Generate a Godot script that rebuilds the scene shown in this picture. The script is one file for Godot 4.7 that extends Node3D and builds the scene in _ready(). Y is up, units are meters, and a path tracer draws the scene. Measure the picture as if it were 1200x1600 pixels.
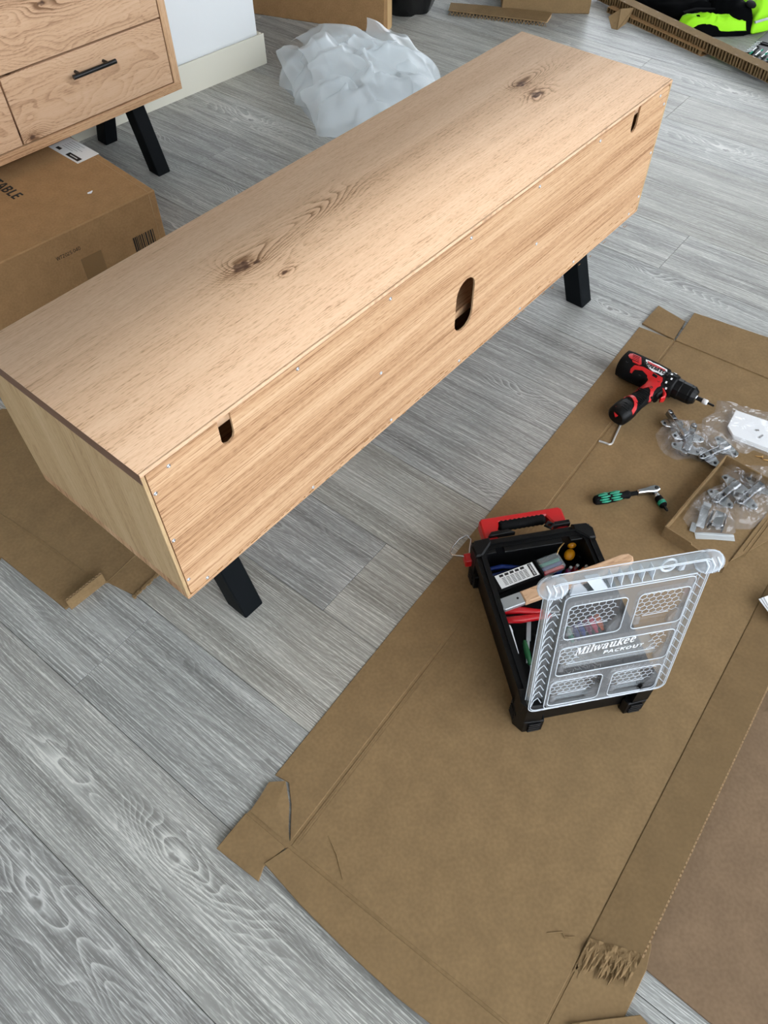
extends Node3D

const TV_L := 1.486
const TV_D := 0.40
const TV_TOP := 0.54
const TV_BOT := 0.223
const FLAT := -1

var M := {}
var used := {}

# ------------------------------------------------------------------ scene
func _ready() -> void:
	make_camera()
	make_light()
	make_materials()
	make_room()
	make_floor()
	make_tv_stand()
	make_sideboard()
	make_cartons()
	make_large_cardboard()
	make_cardboard_under_stand()
	make_far_things()
	make_plastic_wrap()
	make_toolbox()
	make_toolbox_contents()
	make_drill()
	make_hand_tools()
	make_tray_and_bags()

func make_camera() -> void:
	var yaw := 0.8593
	var pitch := 0.9189
	var roll := -0.0108
	var f := Vector3(sin(yaw) * cos(pitch), -sin(pitch), -cos(yaw) * cos(pitch))
	var r := Vector3(cos(yaw), 0, sin(yaw))
	var u := r.cross(f)
	var rr := cos(roll) * r + sin(roll) * u
	var uu := -sin(roll) * r + cos(roll) * u
	var cam := Camera3D.new()
	cam.name = "camera"
	cam.transform = Transform3D(Basis(rr, uu, -f), Vector3(-0.291, 1.3234, 0.6772))
	cam.fov = rad_to_deg(2.0 * atan(800.0 / 1211.17))
	cam.near = 0.05
	cam.far = 100.0
	add_child(cam)
	cam.current = true

func make_light() -> void:
	var sky_mat := ProceduralSkyMaterial.new()
	sky_mat.sky_top_color = Color(0.95, 0.97, 1.0)
	sky_mat.sky_horizon_color = Color(0.74, 0.765, 0.79)
	sky_mat.ground_horizon_color = Color(0.45, 0.46, 0.46)
	sky_mat.ground_bottom_color = Color(0.36, 0.37, 0.37)
	sky_mat.sky_curve = 0.22
	sky_mat.sky_energy_multiplier = 1.0
	var sky := Sky.new()
	sky.sky_material = sky_mat
	var env := Environment.new()
	env.background_mode = Environment.BG_SKY
	env.sky = sky
	env.background_energy_multiplier = 8.7
	env.tonemap_mode = Environment.TONE_MAPPER_LINEAR
	env.tonemap_exposure = 1.0
	env.sdfgi_enabled = true
	env.ssao_enabled = true
	env.ssil_enabled = true
	var we := WorldEnvironment.new()
	we.name = "world_environment"
	we.environment = env
	add_child(we)

# ------------------------------------------------------------------ mesh helpers
func numbered(n: String) -> String:
	if not used.has(n):
		used[n] = 0
		return n
	used[n] += 1
	return "%s_%03d" % [n, used[n]]

func S() -> SurfaceTool:
	var st := SurfaceTool.new()
	st.begin(Mesh.PRIMITIVE_TRIANGLES)
	return st

func done(st: SurfaceTool) -> ArrayMesh:
	st.generate_normals()
	return st.commit()

func obj(n: String, st, mat: Material, parent: Node = null) -> MeshInstance3D:
	var o := MeshInstance3D.new()
	o.mesh = done(st) if st is SurfaceTool else st
	o.material_override = mat
	if parent == null:
		o.name = numbered(n)
		add_child(o)
	else:
		o.name = n
		parent.add_child(o, true)
	return o

func tag(o: Node, label: String, category: String, group := "") -> Node:
	o.set_meta("label", label)
	o.set_meta("category", category)
	if group != "":
		o.set_meta("group", group)
	return o

func thing(n: String, label: String, category: String, at := Vector3.ZERO, turn := 0.0, group := "") -> Node3D:
	var o := Node3D.new()
	o.name = numbered(n)
	add_child(o)
	o.position = at
	o.rotation.y = turn
	tag(o, label, category, group)
	return o

func sub(n: String, parent: Node, xf: Transform3D) -> Node3D:
	var o := Node3D.new()
	o.name = n
	parent.add_child(o, true)
	o.transform = xf
	return o

func struct(o: Node) -> Node:
	o.set_meta("kind", "structure")
	return o

func stuff(o: Node) -> Node:
	o.set_meta("kind", "stuff")
	return o

func tri(st: SurfaceTool, a: Vector3, b: Vector3, c: Vector3, ua := Vector2.ZERO, ub := Vector2.ZERO, uc := Vector2.ZERO, sg := FLAT) -> void:
	st.set_smooth_group(sg)
	st.set_uv(ua)
	st.add_vertex(a)
	st.set_uv(uc)
	st.add_vertex(c)
	st.set_uv(ub)
	st.add_vertex(b)

func quad(st: SurfaceTool, a: Vector3, b: Vector3, c: Vector3, d: Vector3, ua := Vector2.ZERO, ub := Vector2.ZERO, uc := Vector2.ZERO, ud := Vector2.ZERO, sg := FLAT) -> void:
	tri(st, a, b, c, ua, ub, uc, sg)
	tri(st, a, c, d, ua, uc, ud, sg)

# chamfered box; uv in metres, u along axis ax
func bx(st: SurfaceTool, c: Vector3, s: Vector3, b := 0.0, xf := Transform3D.IDENTITY, ax := 0, uo := Vector2.ZERO) -> void:
	var h := s / 2.0
	b = minf(b, minf(h.x, minf(h.y, h.z)) * 0.9)
	var vert := func(i: int, sg: Vector3) -> Vector3:
		var p := Vector3(sg.x * (h.x - b), sg.y * (h.y - b), sg.z * (h.z - b))
		p[i] = sg[i] * h[i]
		return p
	var uvof := func(p: Vector3, n: int) -> Vector2:
		var q := p + h
		if n == ax:
			return Vector2(q[(ax + 1) % 3], q[(ax + 2) % 3]) + uo
		return Vector2(q[ax], q[3 - ax - n]) + uo
	for i in 3:
		var j := (i + 1) % 3
		var k := (i + 2) % 3
		for s1 in [-1, 1]:
			var ps := []
			for e in [[-1, -1], [1, -1], [1, 1], [-1, 1]]:
				var sg := Vector3.ZERO
				sg[i] = s1
				sg[j] = e[0]
				sg[k] = e[1]
				ps.append(vert.call(i, sg))
			if s1 < 0:
				ps.reverse()
			quad(st, xf * (c + ps[0]), xf * (c + ps[1]), xf * (c + ps[2]), xf * (c + ps[3]), uvof.call(ps[0], i), uvof.call(ps[1], i), uvof.call(ps[2], i), uvof.call(ps[3], i))
	if b <= 0.0:
		return
	for k in 3:
		var i := (k + 1) % 3
		var j := (k + 2) % 3
		for si in [-1, 1]:
			for sj in [-1, 1]:
				var lo := Vector3.ZERO
				lo[i] = si
				lo[j] = sj
				lo[k] = -1
				var hi := lo
				hi[k] = 1
				var ps := [vert.call(i, lo), vert.call(j, lo), vert.call(j, hi), vert.call(i, hi)]
				if si * sj < 0:
					ps.reverse()
				quad(st, xf * (c + ps[0]), xf * (c + ps[1]), xf * (c + ps[2]), xf * (c + ps[3]), uvof.call(ps[0], i), uvof.call(ps[1], i), uvof.call(ps[2], i), uvof.call(ps[3], i))
	for sx in [-1, 1]:
		for sy in [-1, 1]:
			for sz in [-1, 1]:
				var sg := Vector3(sx, sy, sz)
				var ps := [vert.call(0, sg), vert.call(1, sg), vert.call(2, sg)]
				if sx * sy * sz < 0:
					ps.reverse()
				tri(st, xf * (c + ps[0]), xf * (c + ps[1]), xf * (c + ps[2]), uvof.call(ps[0], 0), uvof.call(ps[1], 0), uvof.call(ps[2], 0))

# box given by its corners
func bb(st: SurfaceTool, lo: Vector3, hi: Vector3, b := 0.0, xf := Transform3D.IDENTITY, ax := 0, uo := Vector2.ZERO) -> void:
	bx(st, (lo + hi) / 2.0, hi - lo, b, xf, ax, uo)

func ccw(poly: PackedVector2Array) -> PackedVector2Array:
	var a := 0.0
	for i in poly.size():
		var p := poly[i]
		var q := poly[(i + 1) % poly.size()]
		a += p.x * q.y - q.x * p.y
	if a < 0:
		poly = poly.duplicate()
		poly.reverse()
	return poly

func inset(poly: PackedVector2Array, d: float) -> PackedVector2Array:
	var out := PackedVector2Array()
	var n := poly.size()
	for i in n:
		var e0 := (poly[i] - poly[(i + n - 1) % n]).normalized()
		var e1 := (poly[(i + 1) % n] - poly[i]).normalized()
		var n0 := Vector2(-e0.y, e0.x)
		var n1 := Vector2(-e1.y, e1.x)
		var m := n0 + n1
		var l := m.length()
		if l < 0.2:
			out.append(poly[i] + n0 * d)
		else:
			m /= l
			out.append(poly[i] + m * minf(d / maxf(m.dot(n0), 0.4), d * 2.5))
	return out

# polygon in local x, y pushed from z0 to z1; bev chamfers the z1 rim; skipx leaves out side walls on that x
func prism(st: SurfaceTool, poly_in: PackedVector2Array, z0: float, z1: float, xf := Transform3D.IDENTITY, bev := 0.0, skipx := INF, walls := true, side_sg := FLAT) -> void:
	var poly := ccw(poly_in)
	var top := inset(poly, bev) if bev > 0.0 else poly
	var idx := Geometry2D.triangulate_polygon(top)
	for t in range(0, idx.size(), 3):
		var p0 := top[idx[t]]
		var p1 := top[idx[t + 1]]
		var p2 := top[idx[t + 2]]
		if (p1 - p0).cross(p2 - p0) < 0:
			var w := p1
			p1 = p2
			p2 = w
		tri(st, xf * Vector3(p0.x, p0.y, z1), xf * Vector3(p1.x, p1.y, z1), xf * Vector3(p2.x, p2.y, z1), p0, p1, p2)
	idx = Geometry2D.triangulate_polygon(poly)
	for t in range(0, idx.size(), 3):
		var p0 := poly[idx[t]]
		var p1 := poly[idx[t + 1]]
		var p2 := poly[idx[t + 2]]
		if (p1 - p0).cross(p2 - p0) > 0:
			var w := p1
			p1 = p2
			p2 = w
		tri(st, xf * Vector3(p0.x, p0.y, z0), xf * Vector3(p1.x, p1.y, z0), xf * Vector3(p2.x, p2.y, z0), p0, p1, p2)
	if not walls:
		return
	var n := poly.size()
	var run := 0.0
	for i in n:
		var a := poly[i]
		var b := poly[(i + 1) % n]
		var ta := top[i]
		var tb := top[(i + 1) % n]
		var l := a.distance_to(b)
		if not (absf(a.x - skipx) < 1e-6 and absf(b.x - skipx) < 1e-6):
			var zm := z1 - bev
			quad(st, xf * Vector3(a.x, a.y, z0), xf * Vector3(b.x, b.y, z0), xf * Vector3(b.x, b.y, zm), xf * Vector3(a.x, a.y, zm), Vector2(run, z0), Vector2(run + l, z0), Vector2(run + l, zm), Vector2(run, zm), side_sg)
			if bev > 0.0:
				quad(st, xf * Vector3(a.x, a.y, zm), xf * Vector3(b.x, b.y, zm), xf * Vector3(tb.x, tb.y, z1), xf * Vector3(ta.x, ta.y, z1), Vector2(run, zm), Vector2(run + l, zm), Vector2(run + l, z1), Vector2(run, z1), side_sg)
		run += l

func pv(a: Array) -> PackedVector2Array:
	var out := PackedVector2Array()
	for i in range(0, a.size(), 2):
		out.append(Vector2(a[i], a[i + 1]))
	return out

# rounded rectangle, counter-clockwise from the middle of its bottom edge
func rrect(x0: float, y0: float, x1: float, y1: float, r: float, seg := 4) -> PackedVector2Array:
	var out := PackedVector2Array()
	var cs := [Vector2(x1 - r, y0 + r), Vector2(x1 - r, y1 - r), Vector2(x0 + r, y1 - r), Vector2(x0 + r, y0 + r)]
	for k in 4:
		for i in seg + 1:
			var a := -PI / 2 + k * PI / 2 + i * PI / 2 / seg
			out.append(cs[k] + Vector2(cos(a), sin(a)) * r)
	return out

# rectangle x0..x1, y0..y1 with a rounded hole, as two halves without a seam between them
func holed(st: SurfaceTool, x0: float, y0: float, x1: float, y1: float, hole: PackedVector2Array, z0: float, z1: float, xf := Transform3D.IDENTITY, walls := true) -> void:
	var lo := hole[0].x
	var hi := hole[0].x
	var ylo := hole[0].y
	var yhi := hole[0].y
	for p in hole:
		lo = minf(lo, p.x)
		hi = maxf(hi, p.x)
		ylo = minf(ylo, p.y)
		yhi = maxf(yhi, p.y)
	var xc := (lo + hi) / 2.0
	var n := hole.size()
	var right := PackedVector2Array([Vector2(xc, ylo)])
	var left := PackedVector2Array()
	for p in hole:
		if p.x > xc + 1e-5:
			right.append(p)
		elif p.x < xc - 1e-5:
			left.append(p)
	right.append(Vector2(xc, yhi))
	var lf := PackedVector2Array([Vector2(xc, yhi)])
	lf.append_array(left)
	lf.append(Vector2(xc, ylo))
	var pr := PackedVector2Array([Vector2(xc, y0), Vector2(x1, y0), Vector2(x1, y1), Vector2(xc, y1)])
	var rv := right.duplicate()
	rv.reverse()
	pr.append_array(rv)
	var pl := PackedVector2Array([Vector2(xc, y1), Vector2(x0, y1), Vector2(x0, y0), Vector2(xc, y0)])
	rv = lf.duplicate()
	rv.reverse()
	pl.append_array(rv)
	prism(st, pr, z0, z1, xf, 0.0, xc, walls)
	prism(st, pl, z0, z1, xf, 0.0, xc, walls)

# walls of a hole only
func hole_walls(st: SurfaceTool, hole: PackedVector2Array, z0: float, z1: float, xf := Transform3D.IDENTITY, grow := 0.0) -> void:
	var h := ccw(hole)
	var g := inset(h, -grow) if grow != 0.0 else h
	var n := h.size()
	for i in n:
		var a := h[i]
		var b := h[(i + 1) % n]
		var ga := g[i]
		var gb := g[(i + 1) % n]
		quad(st, xf * Vector3(b.x, b.y, z0), xf * Vector3(a.x, a.y, z0), xf * Vector3(ga.x, ga.y, z1), xf * Vector3(gb.x, gb.y, z1), Vector2.ZERO, Vector2.ZERO, Vector2.ZERO, Vector2.ZERO, FLAT)

# profile of Vector2(radius, height) round the y axis
func lathe(st: SurfaceTool, prof: Array, n := 24, xf := Transform3D.IDENTITY, sg := 1, sx := 1.0, sz := 1.0) -> void:
	for i in prof.size() - 1:
		var p: Vector2 = prof[i]
		var q: Vector2 = prof[i + 1]
		for k in n:
			var a := TAU * k / n
			var b := TAU * (k + 1) / n
			var v0 := xf * Vector3(cos(a) * p.x * sx, p.y, sin(a) * p.x * sz)
			var v1 := xf * Vector3(cos(b) * p.x * sx, p.y, sin(b) * p.x * sz)
			var v2 := xf * Vector3(cos(b) * q.x * sx, q.y, sin(b) * q.x * sz)
			var v3 := xf * Vector3(cos(a) * q.x * sx, q.y, sin(a) * q.x * sz)
			quad(st, v0, v3, v2, v1, Vector2(float(k) / n, p.y), Vector2(float(k) / n, q.y), Vector2(float(k + 1) / n, q.y), Vector2(float(k + 1) / n, p.y), sg)

# swept round or elliptic section; rads are floats or Vector2(half width, half height); up fixes the section's height axis
func tube(st: SurfaceTool, pts: Array, rads: Array, n := 10, up := Vector3.UP, closed := false, sg := 1, sq := 2.0) -> void:
	var rings := []
	var m := pts.size()
	for i in m:
		var t: Vector3
		if closed:
			t = pts[(i + 1) % m] - pts[(i + m - 1) % m]
		else:
			t = pts[mini(i + 1, m - 1)] - pts[maxi(i - 1, 0)]
		t = t.normalized()
		var side := t.cross(up)
		if side.length() < 0.05:
			side = t.cross(Vector3(0.31, 0.2, 0.93))
		side = side.normalized()
		var hgt := side.cross(t).normalized()
		var r = rads[mini(i, rads.size() - 1)]
		var rx: float = r.x if r is Vector2 else r
		var ry: float = r.y if r is Vector2 else r
		var ring := []
		for k in n:
			var a := TAU * k / n
			var ca := cos(a)
			var sa := sin(a)
			var e := 2.0 / sq
			ring.append(pts[i] + side * (signf(ca) * pow(absf(ca), e) * rx) + hgt * (signf(sa) * pow(absf(sa), e) * ry))
		rings.append(ring)
	var lim := m if closed else m - 1
	var run := 0.0
	for i in lim:
		var j := (i + 1) % m
		var step: float = pts[i].distance_to(pts[j])
		for k in n:
			var l := (k + 1) % n
			quad(st, rings[i][k], rings[j][k], rings[j][l], rings[i][l], Vector2(run, float(k) / n), Vector2(run + step, float(k) / n), Vector2(run + step, float(k + 1) / n), Vector2(run, float(k + 1) / n), sg)
		run += step
	if not closed:
		for k in n:
			var l := (k + 1) % n
			tri(st, pts[0], rings[0][k], rings[0][l])
			tri(st, pts[m - 1], rings[m - 1][l], rings[m - 1][k])

# rows of points -> one smooth surface
func grid(st: SurfaceTool, rows: Array, sg := 1, close_u := false, uvs := 1.0) -> void:
	for i in rows.size() - 1:
		var n: int = rows[i].size()
		for k in (n if close_u else n - 1):
			var l := (k + 1) % n
			quad(st, rows[i][k], rows[i][l], rows[i + 1][l], rows[i + 1][k], Vector2(k, i) * uvs, Vector2(k + 1, i) * uvs, Vector2(k + 1, i + 1) * uvs, Vector2(k, i + 1) * uvs, sg)

func ball(st: SurfaceTool, c: Vector3, r: Vector3, n := 12, xf := Transform3D.IDENTITY, sg := 1) -> void:
	var rows := []
	for i in n / 2 + 1:
		var a := PI * i / (n / 2)
		var row := []
		for k in n:
			var b := TAU * k / n
			row.append(xf * (c + Vector3(sin(a) * cos(b) * r.x, cos(a) * r.y, sin(a) * sin(b) * r.z)))
		rows.append(row)
	grid(st, rows, sg, true)

func noise(sd: int, freq: float, oct := 3, kind := FastNoiseLite.TYPE_SIMPLEX_SMOOTH) -> FastNoiseLite:
	var n := FastNoiseLite.new()
	n.seed = sd
	n.frequency = freq
	n.noise_type = kind
	n.fractal_octaves = oct
	n.fractal_type = FastNoiseLite.FRACTAL_FBM if oct > 1 else FastNoiseLite.FRACTAL_NONE
	return n

# flat things on the floor: outline of x, z pairs, y0 to y1
const LIE := Transform3D(Vector3(1, 0, 0), Vector3(0, 0, -1), Vector3(0, 1, 0), Vector3.ZERO)
func xz(a: Array) -> PackedVector2Array:
	var out := PackedVector2Array()
	for i in range(0, a.size(), 2):
		out.append(Vector2(a[i], -a[i + 1]))
	return out

func text_mesh(st: SurfaceTool, s: String, size: float, xf: Transform3D, font_name := "Droid Sans", bold := true, depth := 0.0004) -> void:
	var f := SystemFont.new()
	f.font_names = PackedStringArray([font_name])
	f.font_weight = 700 if bold else 400
	var t := TextMesh.new()
	t.font = f
	t.font_size = 32
	t.pixel_size = size / 32.0
	t.depth = depth
	t.text = s
	t.curve_step = 1.5
	st.append_from(t, 0, xf)

# ------------------------------------------------------------------ textures and materials
func field(sd: int, w: int, h: int, cw: int, ch: int, freq: float, oct := 3) -> PackedFloat32Array:
	# noise made small (cw x ch) and stretched to w x h: long soft streaks where cw is much smaller than w
	var im := noise(sd, freq, oct).get_image(cw, ch, false, false, true)
	im.convert(Image.FORMAT_RF)
	im.resize(w, h, Image.INTERPOLATE_CUBIC)
	return im.get_data().to_float32_array()

# sawn wood: year rings cut by a tilted board, bent round knots, with open pores along the grain.
# o: len, wid (metres), light, mid, dark (colours), ring (metres between rings), heart (v), depth, tilt, wander, ring_k, pore_k, tone_k,
# knots [[u, v, reach left, reach right, reach across, rings, core radius]], strips [v, tone]
func wood(w: int, h: int, sd: int, o: Dictionary) -> ImageTexture:
	var streak: int = o.get("streak", 34)
	var fine := field(sd, w, h, maxi(w / streak, 8), h, 0.32, 2)
	var mid := field(sd + 1, w, h, maxi(w / 110, 8), maxi(h / 2, 8), 0.16, 3)
	var bend := field(sd + 2, w, h, maxi(w / 22, 8), maxi(h / 8, 8), 0.05, 3)
	var soft := field(sd + 3, w, h, maxi(w / 150, 8), maxi(h / 6, 8), 0.10, 2)
	var grit := field(sd + 4, w, h, maxi(w / 7, 8), h, 0.42, 1)
	var blot := field(sd + 5, w, h, maxi(w / 5, 8), maxi(h / 3, 8), 0.22, 3)
	var data := PackedByteArray()
	data.resize(w * h * 3)
	var L: float = o.len
	var W: float = o.wid
	var light: Color = o.light
	var midc: Color = o.mid
	var dark: Color = o.dark
	var ring: float = o.ring
	var heart: float = o.heart
	var depth: float = o.depth
	var tilt: float = o.tilt
	var wander: float = o.wander
	var rk: float = o.ring_k
	var pk: float = o.pore_k
	var tk: float = o.tone_k
	var knots: Array = o.get("knots", [])
	var strips: Array = o.get("strips", [])
	var sharp: float = o.get("sharp", 3.0)
	var pore_at: float = o.get("pore_at", 0.56)
	var kn := knots.size()
	var fw: float = o.get("fine_w", 0.6)
	var base: float = o.get("base", 0.42)
	var near_k: float = o.get("near_k", 1.2)
	var i := 0
	for y in h:
		var v := W * (y + 0.5) / h
		var strip := 0.0
		for s in strips:
			if v > s[0]:
				strip = s[1]
		for x in w:
			var u := L * (x + 0.5) / w
			var vv := v - heart + (bend[i] - 0.5) * wander
			var d := depth + tilt * u
			var f := sqrt(vv * vv + d * d) / ring
			var core := 0.0
			var smoke := 0.0
			var near := 0.0
			for k in kn:
				var q: Array = knots[k]
				var du: float = u - q[0]
				var dv: float = v - q[1]
				var ru: float = q[2] if du < 0.0 else q[3]
				var e: float = du * du / (ru * ru) + dv * dv / (q[4] * q[4])
				if e < 9.0:
					var g := exp(-e)
					f += g * q[5]
					near = maxf(near, g)
					var wob: float = 0.25 + 1.6 * blot[i] + 0.5 * (grit[i] - 0.5)
					var c: float = 1.0 - (du * du * 0.35 + dv * dv) / (q[6] * q[6] * wob)
					if q[6] > 0.002:
						smoke = maxf(smoke, exp(-(du * du * 0.25 + dv * dv) / (q[6] * q[6] * 2.6)) * blot[i])
					if c > core:
						core = c
			var t := f - floorf(f)
			var rv := pow(t, sharp) * (1.0 - smoothstep(0.92, 1.0, t))
			var p := fine[i] * fw + grit[i] * (1.0 - fw)
			var pore := maxf(0.0, (p - pore_at) * 4.0)
			var tone := (soft[i] - 0.5) * tk + strip + (mid[i] - 0.5) * 0.5 * tk
			var s := clampf(base + tone + rv * rk * (0.55 + near_k * near) + pore * pk + smoke * 0.75, 0.0, 1.0)
			var c3: Color = light.lerp(midc, s * 2.0) if s < 0.5 else midc.lerp(dark, s * 2.0 - 1.0)
			if core > 0.0:
				c3 = c3.lerp(o.core, minf(core * 1.3, 0.85) * (0.35 + 0.9 * blot[i]))
			data[i * 3] = int(clampf(c3.r, 0, 1) * 255.0)
			data[i * 3 + 1] = int(clampf(c3.g, 0, 1) * 255.0)
			data[i * 3 + 2] = int(clampf(c3.b, 0, 1) * 255.0)
			i += 1
	return ImageTexture.create_from_image(Image.create_from_data(w, h, false, Image.FORMAT_RGB8, data))

func std(n: String, col: Color, rough := 0.6, metal := 0.0) -> StandardMaterial3D:
	var m := StandardMaterial3D.new()
	m.resource_name = n
	m.albedo_color = col
	m.roughness = rough
	m.metallic = metal
	M[n] = m
	return m

func mapped(n: String, tex: Texture2D, L: float, W: float, rough := 0.5, spec := 0.5) -> StandardMaterial3D:
	var m := std(n, Color.WHITE, rough)
	m.albedo_texture = tex
	m.metallic_specular = spec
	m.uv1_scale = Vector3(1.0 / L, 1.0 / W, 1)
	return m

func speckle(sd: int, freq: float, lo: Color, hi: Color, size := 512, oct := 5) -> NoiseTexture2D:
	var g := Gradient.new()
	g.set_color(0, lo)
	g.set_color(1, hi)
	var t := NoiseTexture2D.new()
	t.width = size
	t.height = size
	t.seamless = true
	t.noise = noise(sd, freq, oct)
	t.color_ramp = g
	t.generate_mipmaps = false
	return t

func cardboard(n: String, col: Color, sd: int) -> StandardMaterial3D:
	var m := std(n, col, 0.85)
	m.metallic_specular = 0.3
	m.albedo_texture = speckle(sd, 0.018, Color(0.92, 0.92, 0.92), Color(1, 1, 1), 768, 6)
	m.uv1_triplanar = true
	m.uv1_scale = Vector3(1.1, 1.1, 1.1)
	m.detail_enabled = true
	m.detail_blend_mode = BaseMaterial3D.BLEND_MODE_MUL
	m.detail_albedo = M.fibre_tex
	m.detail_uv_layer = BaseMaterial3D.DETAIL_UV_1
	return m

func film(n: String, col: Color, a: float, rough: float) -> StandardMaterial3D:
	var m := std(n, Color(col.r, col.g, col.b, a), rough)
	m.transparency = BaseMaterial3D.TRANSPARENCY_ALPHA
	m.cull_mode = BaseMaterial3D.CULL_DISABLED
	return m

func make_materials() -> void:
	M.fibre_tex = speckle(71, 0.22, Color(0.9, 0.9, 0.89), Color(1, 1, 1), 512, 2)
	var o_light := Color(0.925, 0.790, 0.660)
	var o_mid := Color(0.85, 0.695, 0.555)
	var o_dark := Color(0.54, 0.400, 0.290)
	var o_core := Color(0.33, 0.235, 0.185)
	var top := wood(1792, 480, 11, {
		"len": TV_L, "wid": TV_D, "light": o_light, "mid": o_mid, "dark": o_dark, "core": o_core, "ring": 0.0085, "heart": 0.21, "depth": 0.012, "tilt": 0.006, "wander": 0.03,
		"ring_k": 0.10, "pore_k": 0.34, "tone_k": 0.26, "sharp": 2.2, "pore_at": 0.47, "near_k": 8.5, "base": 0.16, "streak": 30, "strips": [[0.0, 0.04], [0.262, -0.12]],
		"knots": [[0.405, 0.232, 0.055, 0.17, 0.042, 11.0, 0.012], [0.440, 0.165, 0.02, 0.03, 0.012, 2.0, 0.004], [1.236, 0.192, 0.05, 0.07, 0.022, 4.0, 0.011], [1.254, 0.245, 0.05, 0.13, 0.028, 7.0, 0.009], [0.62, 0.25, 0.1, 0.12, 0.03, 4.0, 0.0001], [0.43, 0.222, 0.02, 0.02, 0.01, 1.0, 0.005]],
	})
	mapped("oak_top", top, TV_L, TV_D, 0.72, 0.25)
	var panel := wood(1536, 448, 23, {
		"len": 1.5, "wid": 0.4, "light": Color(0.85, 0.715, 0.575), "mid": Color(0.745, 0.59, 0.445), "dark": Color(0.53, 0.385, 0.275), "core": o_core, "ring": 0.011, "heart": -0.5, "depth": 0.05, "tilt": 0.02, "wander": 0.05,
		"ring_k": 0.16, "pore_k": 0.42, "tone_k": 0.48, "sharp": 2.2, "pore_at": 0.48, "base": 0.27, "streak": 90, "fine_w": 0.72,
	})
	mapped("oak_panel", panel, 1.5, 0.4, 0.72, 0.25)
	var side := wood(768, 448, 29, {
		"len": 0.8, "wid": 0.42, "light": Color(0.83, 0.725, 0.575), "mid": Color(0.745, 0.63, 0.475), "dark": Color(0.55, 0.44, 0.32), "core": o_core, "ring": 0.012, "heart": 0.16, "depth": 0.006, "tilt": 0.02, "wander": 0.06,
		"ring_k": 0.24, "pore_k": 0.22, "tone_k": 0.34, "sharp": 2.0, "pore_at": 0.5, "base": 0.32, "streak": 50,
	})
	mapped("oak_side", side, 0.8, 0.42, 0.72, 0.25)
	var draw := wood(1024, 384, 37, {
		"len": 0.9, "wid": 0.36, "light": o_light, "mid": o_mid, "dark": o_dark, "core": o_core, "ring": 0.010, "heart": 0.10, "depth": 0.004, "tilt": 0.075, "wander": 0.09,
		"ring_k": 0.50, "pore_k": 0.26, "tone_k": 0.28, "sharp": 2.0, "pore_at": 0.54, "base": 0.36, "knots": [[0.03, 0.03, 0.05, 0.05, 0.02, 3.0, 0.006], [0.62, 0.27, 0.05, 0.1, 0.03, 3.0, 0.006]],
	})
	mapped("oak_drawer", draw, 0.9, 0.36, 0.6, 0.35)
	M.oak_drawer.albedo_color = Color(0.93, 0.93, 0.93)
	std("raw_board", Color(0.80, 0.66, 0.46), 0.9).albedo_texture = speckle(5, 0.12, Color(0.45, 0.33, 0.2), Color(1, 0.93, 0.78), 256, 3)
	M.raw_board.uv1_triplanar = true
	M.raw_board.uv1_scale = Vector3(9, 9, 9)
	std("mitre_edge", Color(0.46, 0.34, 0.265), 0.7)
	std("black_steel", Color(0.045, 0.060, 0.072), 0.55).metallic_specular = 0.22
	std("black_bar", Color(0.03, 0.033, 0.036), 0.35)
	std("screw_steel", Color(0.82, 0.83, 0.85), 0.28, 0.9)
	std("wall_paint", Color(0.90, 0.915, 0.92), 0.75)
	std("ceiling_paint", Color(0.95, 0.95, 0.945), 0.9)
	std("trim_paint", Color(0.87, 0.86, 0.80), 0.5)
	std("window_frame", Color(0.2, 0.21, 0.22), 0.4)
	film("window_glass", Color(1, 1, 1), 0.04, 0.0)
	std("subfloor", Color(0.10, 0.10, 0.10), 0.95)
	var greys := [[Color(0.80, 0.80, 0.775), Color(0.635, 0.635, 0.615), Color(0.43, 0.425, 0.41)], [Color(0.77, 0.77, 0.755), Color(0.60, 0.60, 0.585), Color(0.40, 0.395, 0.385)], [Color(0.79, 0.785, 0.755), Color(0.645, 0.64, 0.61), Color(0.44, 0.43, 0.405)], [Color(0.77, 0.775, 0.76), Color(0.615, 0.62, 0.605), Color(0.41, 0.41, 0.40)]]
	var hearts := [0.09, 0.14, -0.06, 0.11]
	var tilts := [0.02, -0.016, 0.004, 0.03]
	var kn := [[[0.85, 0.08, 0.10, 0.16, 0.035, 7.0, 0.008]], [[0.35, 0.12, 0.14, 0.1, 0.04, 6.0, 0.006], [0.95, 0.06, 0.08, 0.08, 0.03, 4.0, 0.004]], [], [[0.55, 0.05, 0.18, 0.1, 0.04, 8.0, 0.003], [0.2, 0.16, 0.06, 0.09, 0.03, 5.0, 0.006]]]
	# four common boards and three that lie in the near corner with their own knots and arches
	greys.append_array([greys[0], greys[1], greys[3]])
	hearts.append_array([0.10, 0.14, 0.11])
	tilts.append_array([0.012, 0.010, 0.062])
	kn.append_array([[[0.70, 0.115, 0.10, 0.16, 0.036, 7.0, 0.007], [0.46, 0.10, 0.12, 0.06, 0.02, 3.0, 0.0001]], [[0.50, 0.14, 0.16, 0.22, 0.040, 8.0, 0.008], [0.85, 0.10, 0.1, 0.1, 0.03, 3.0, 0.001]], []])
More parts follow.
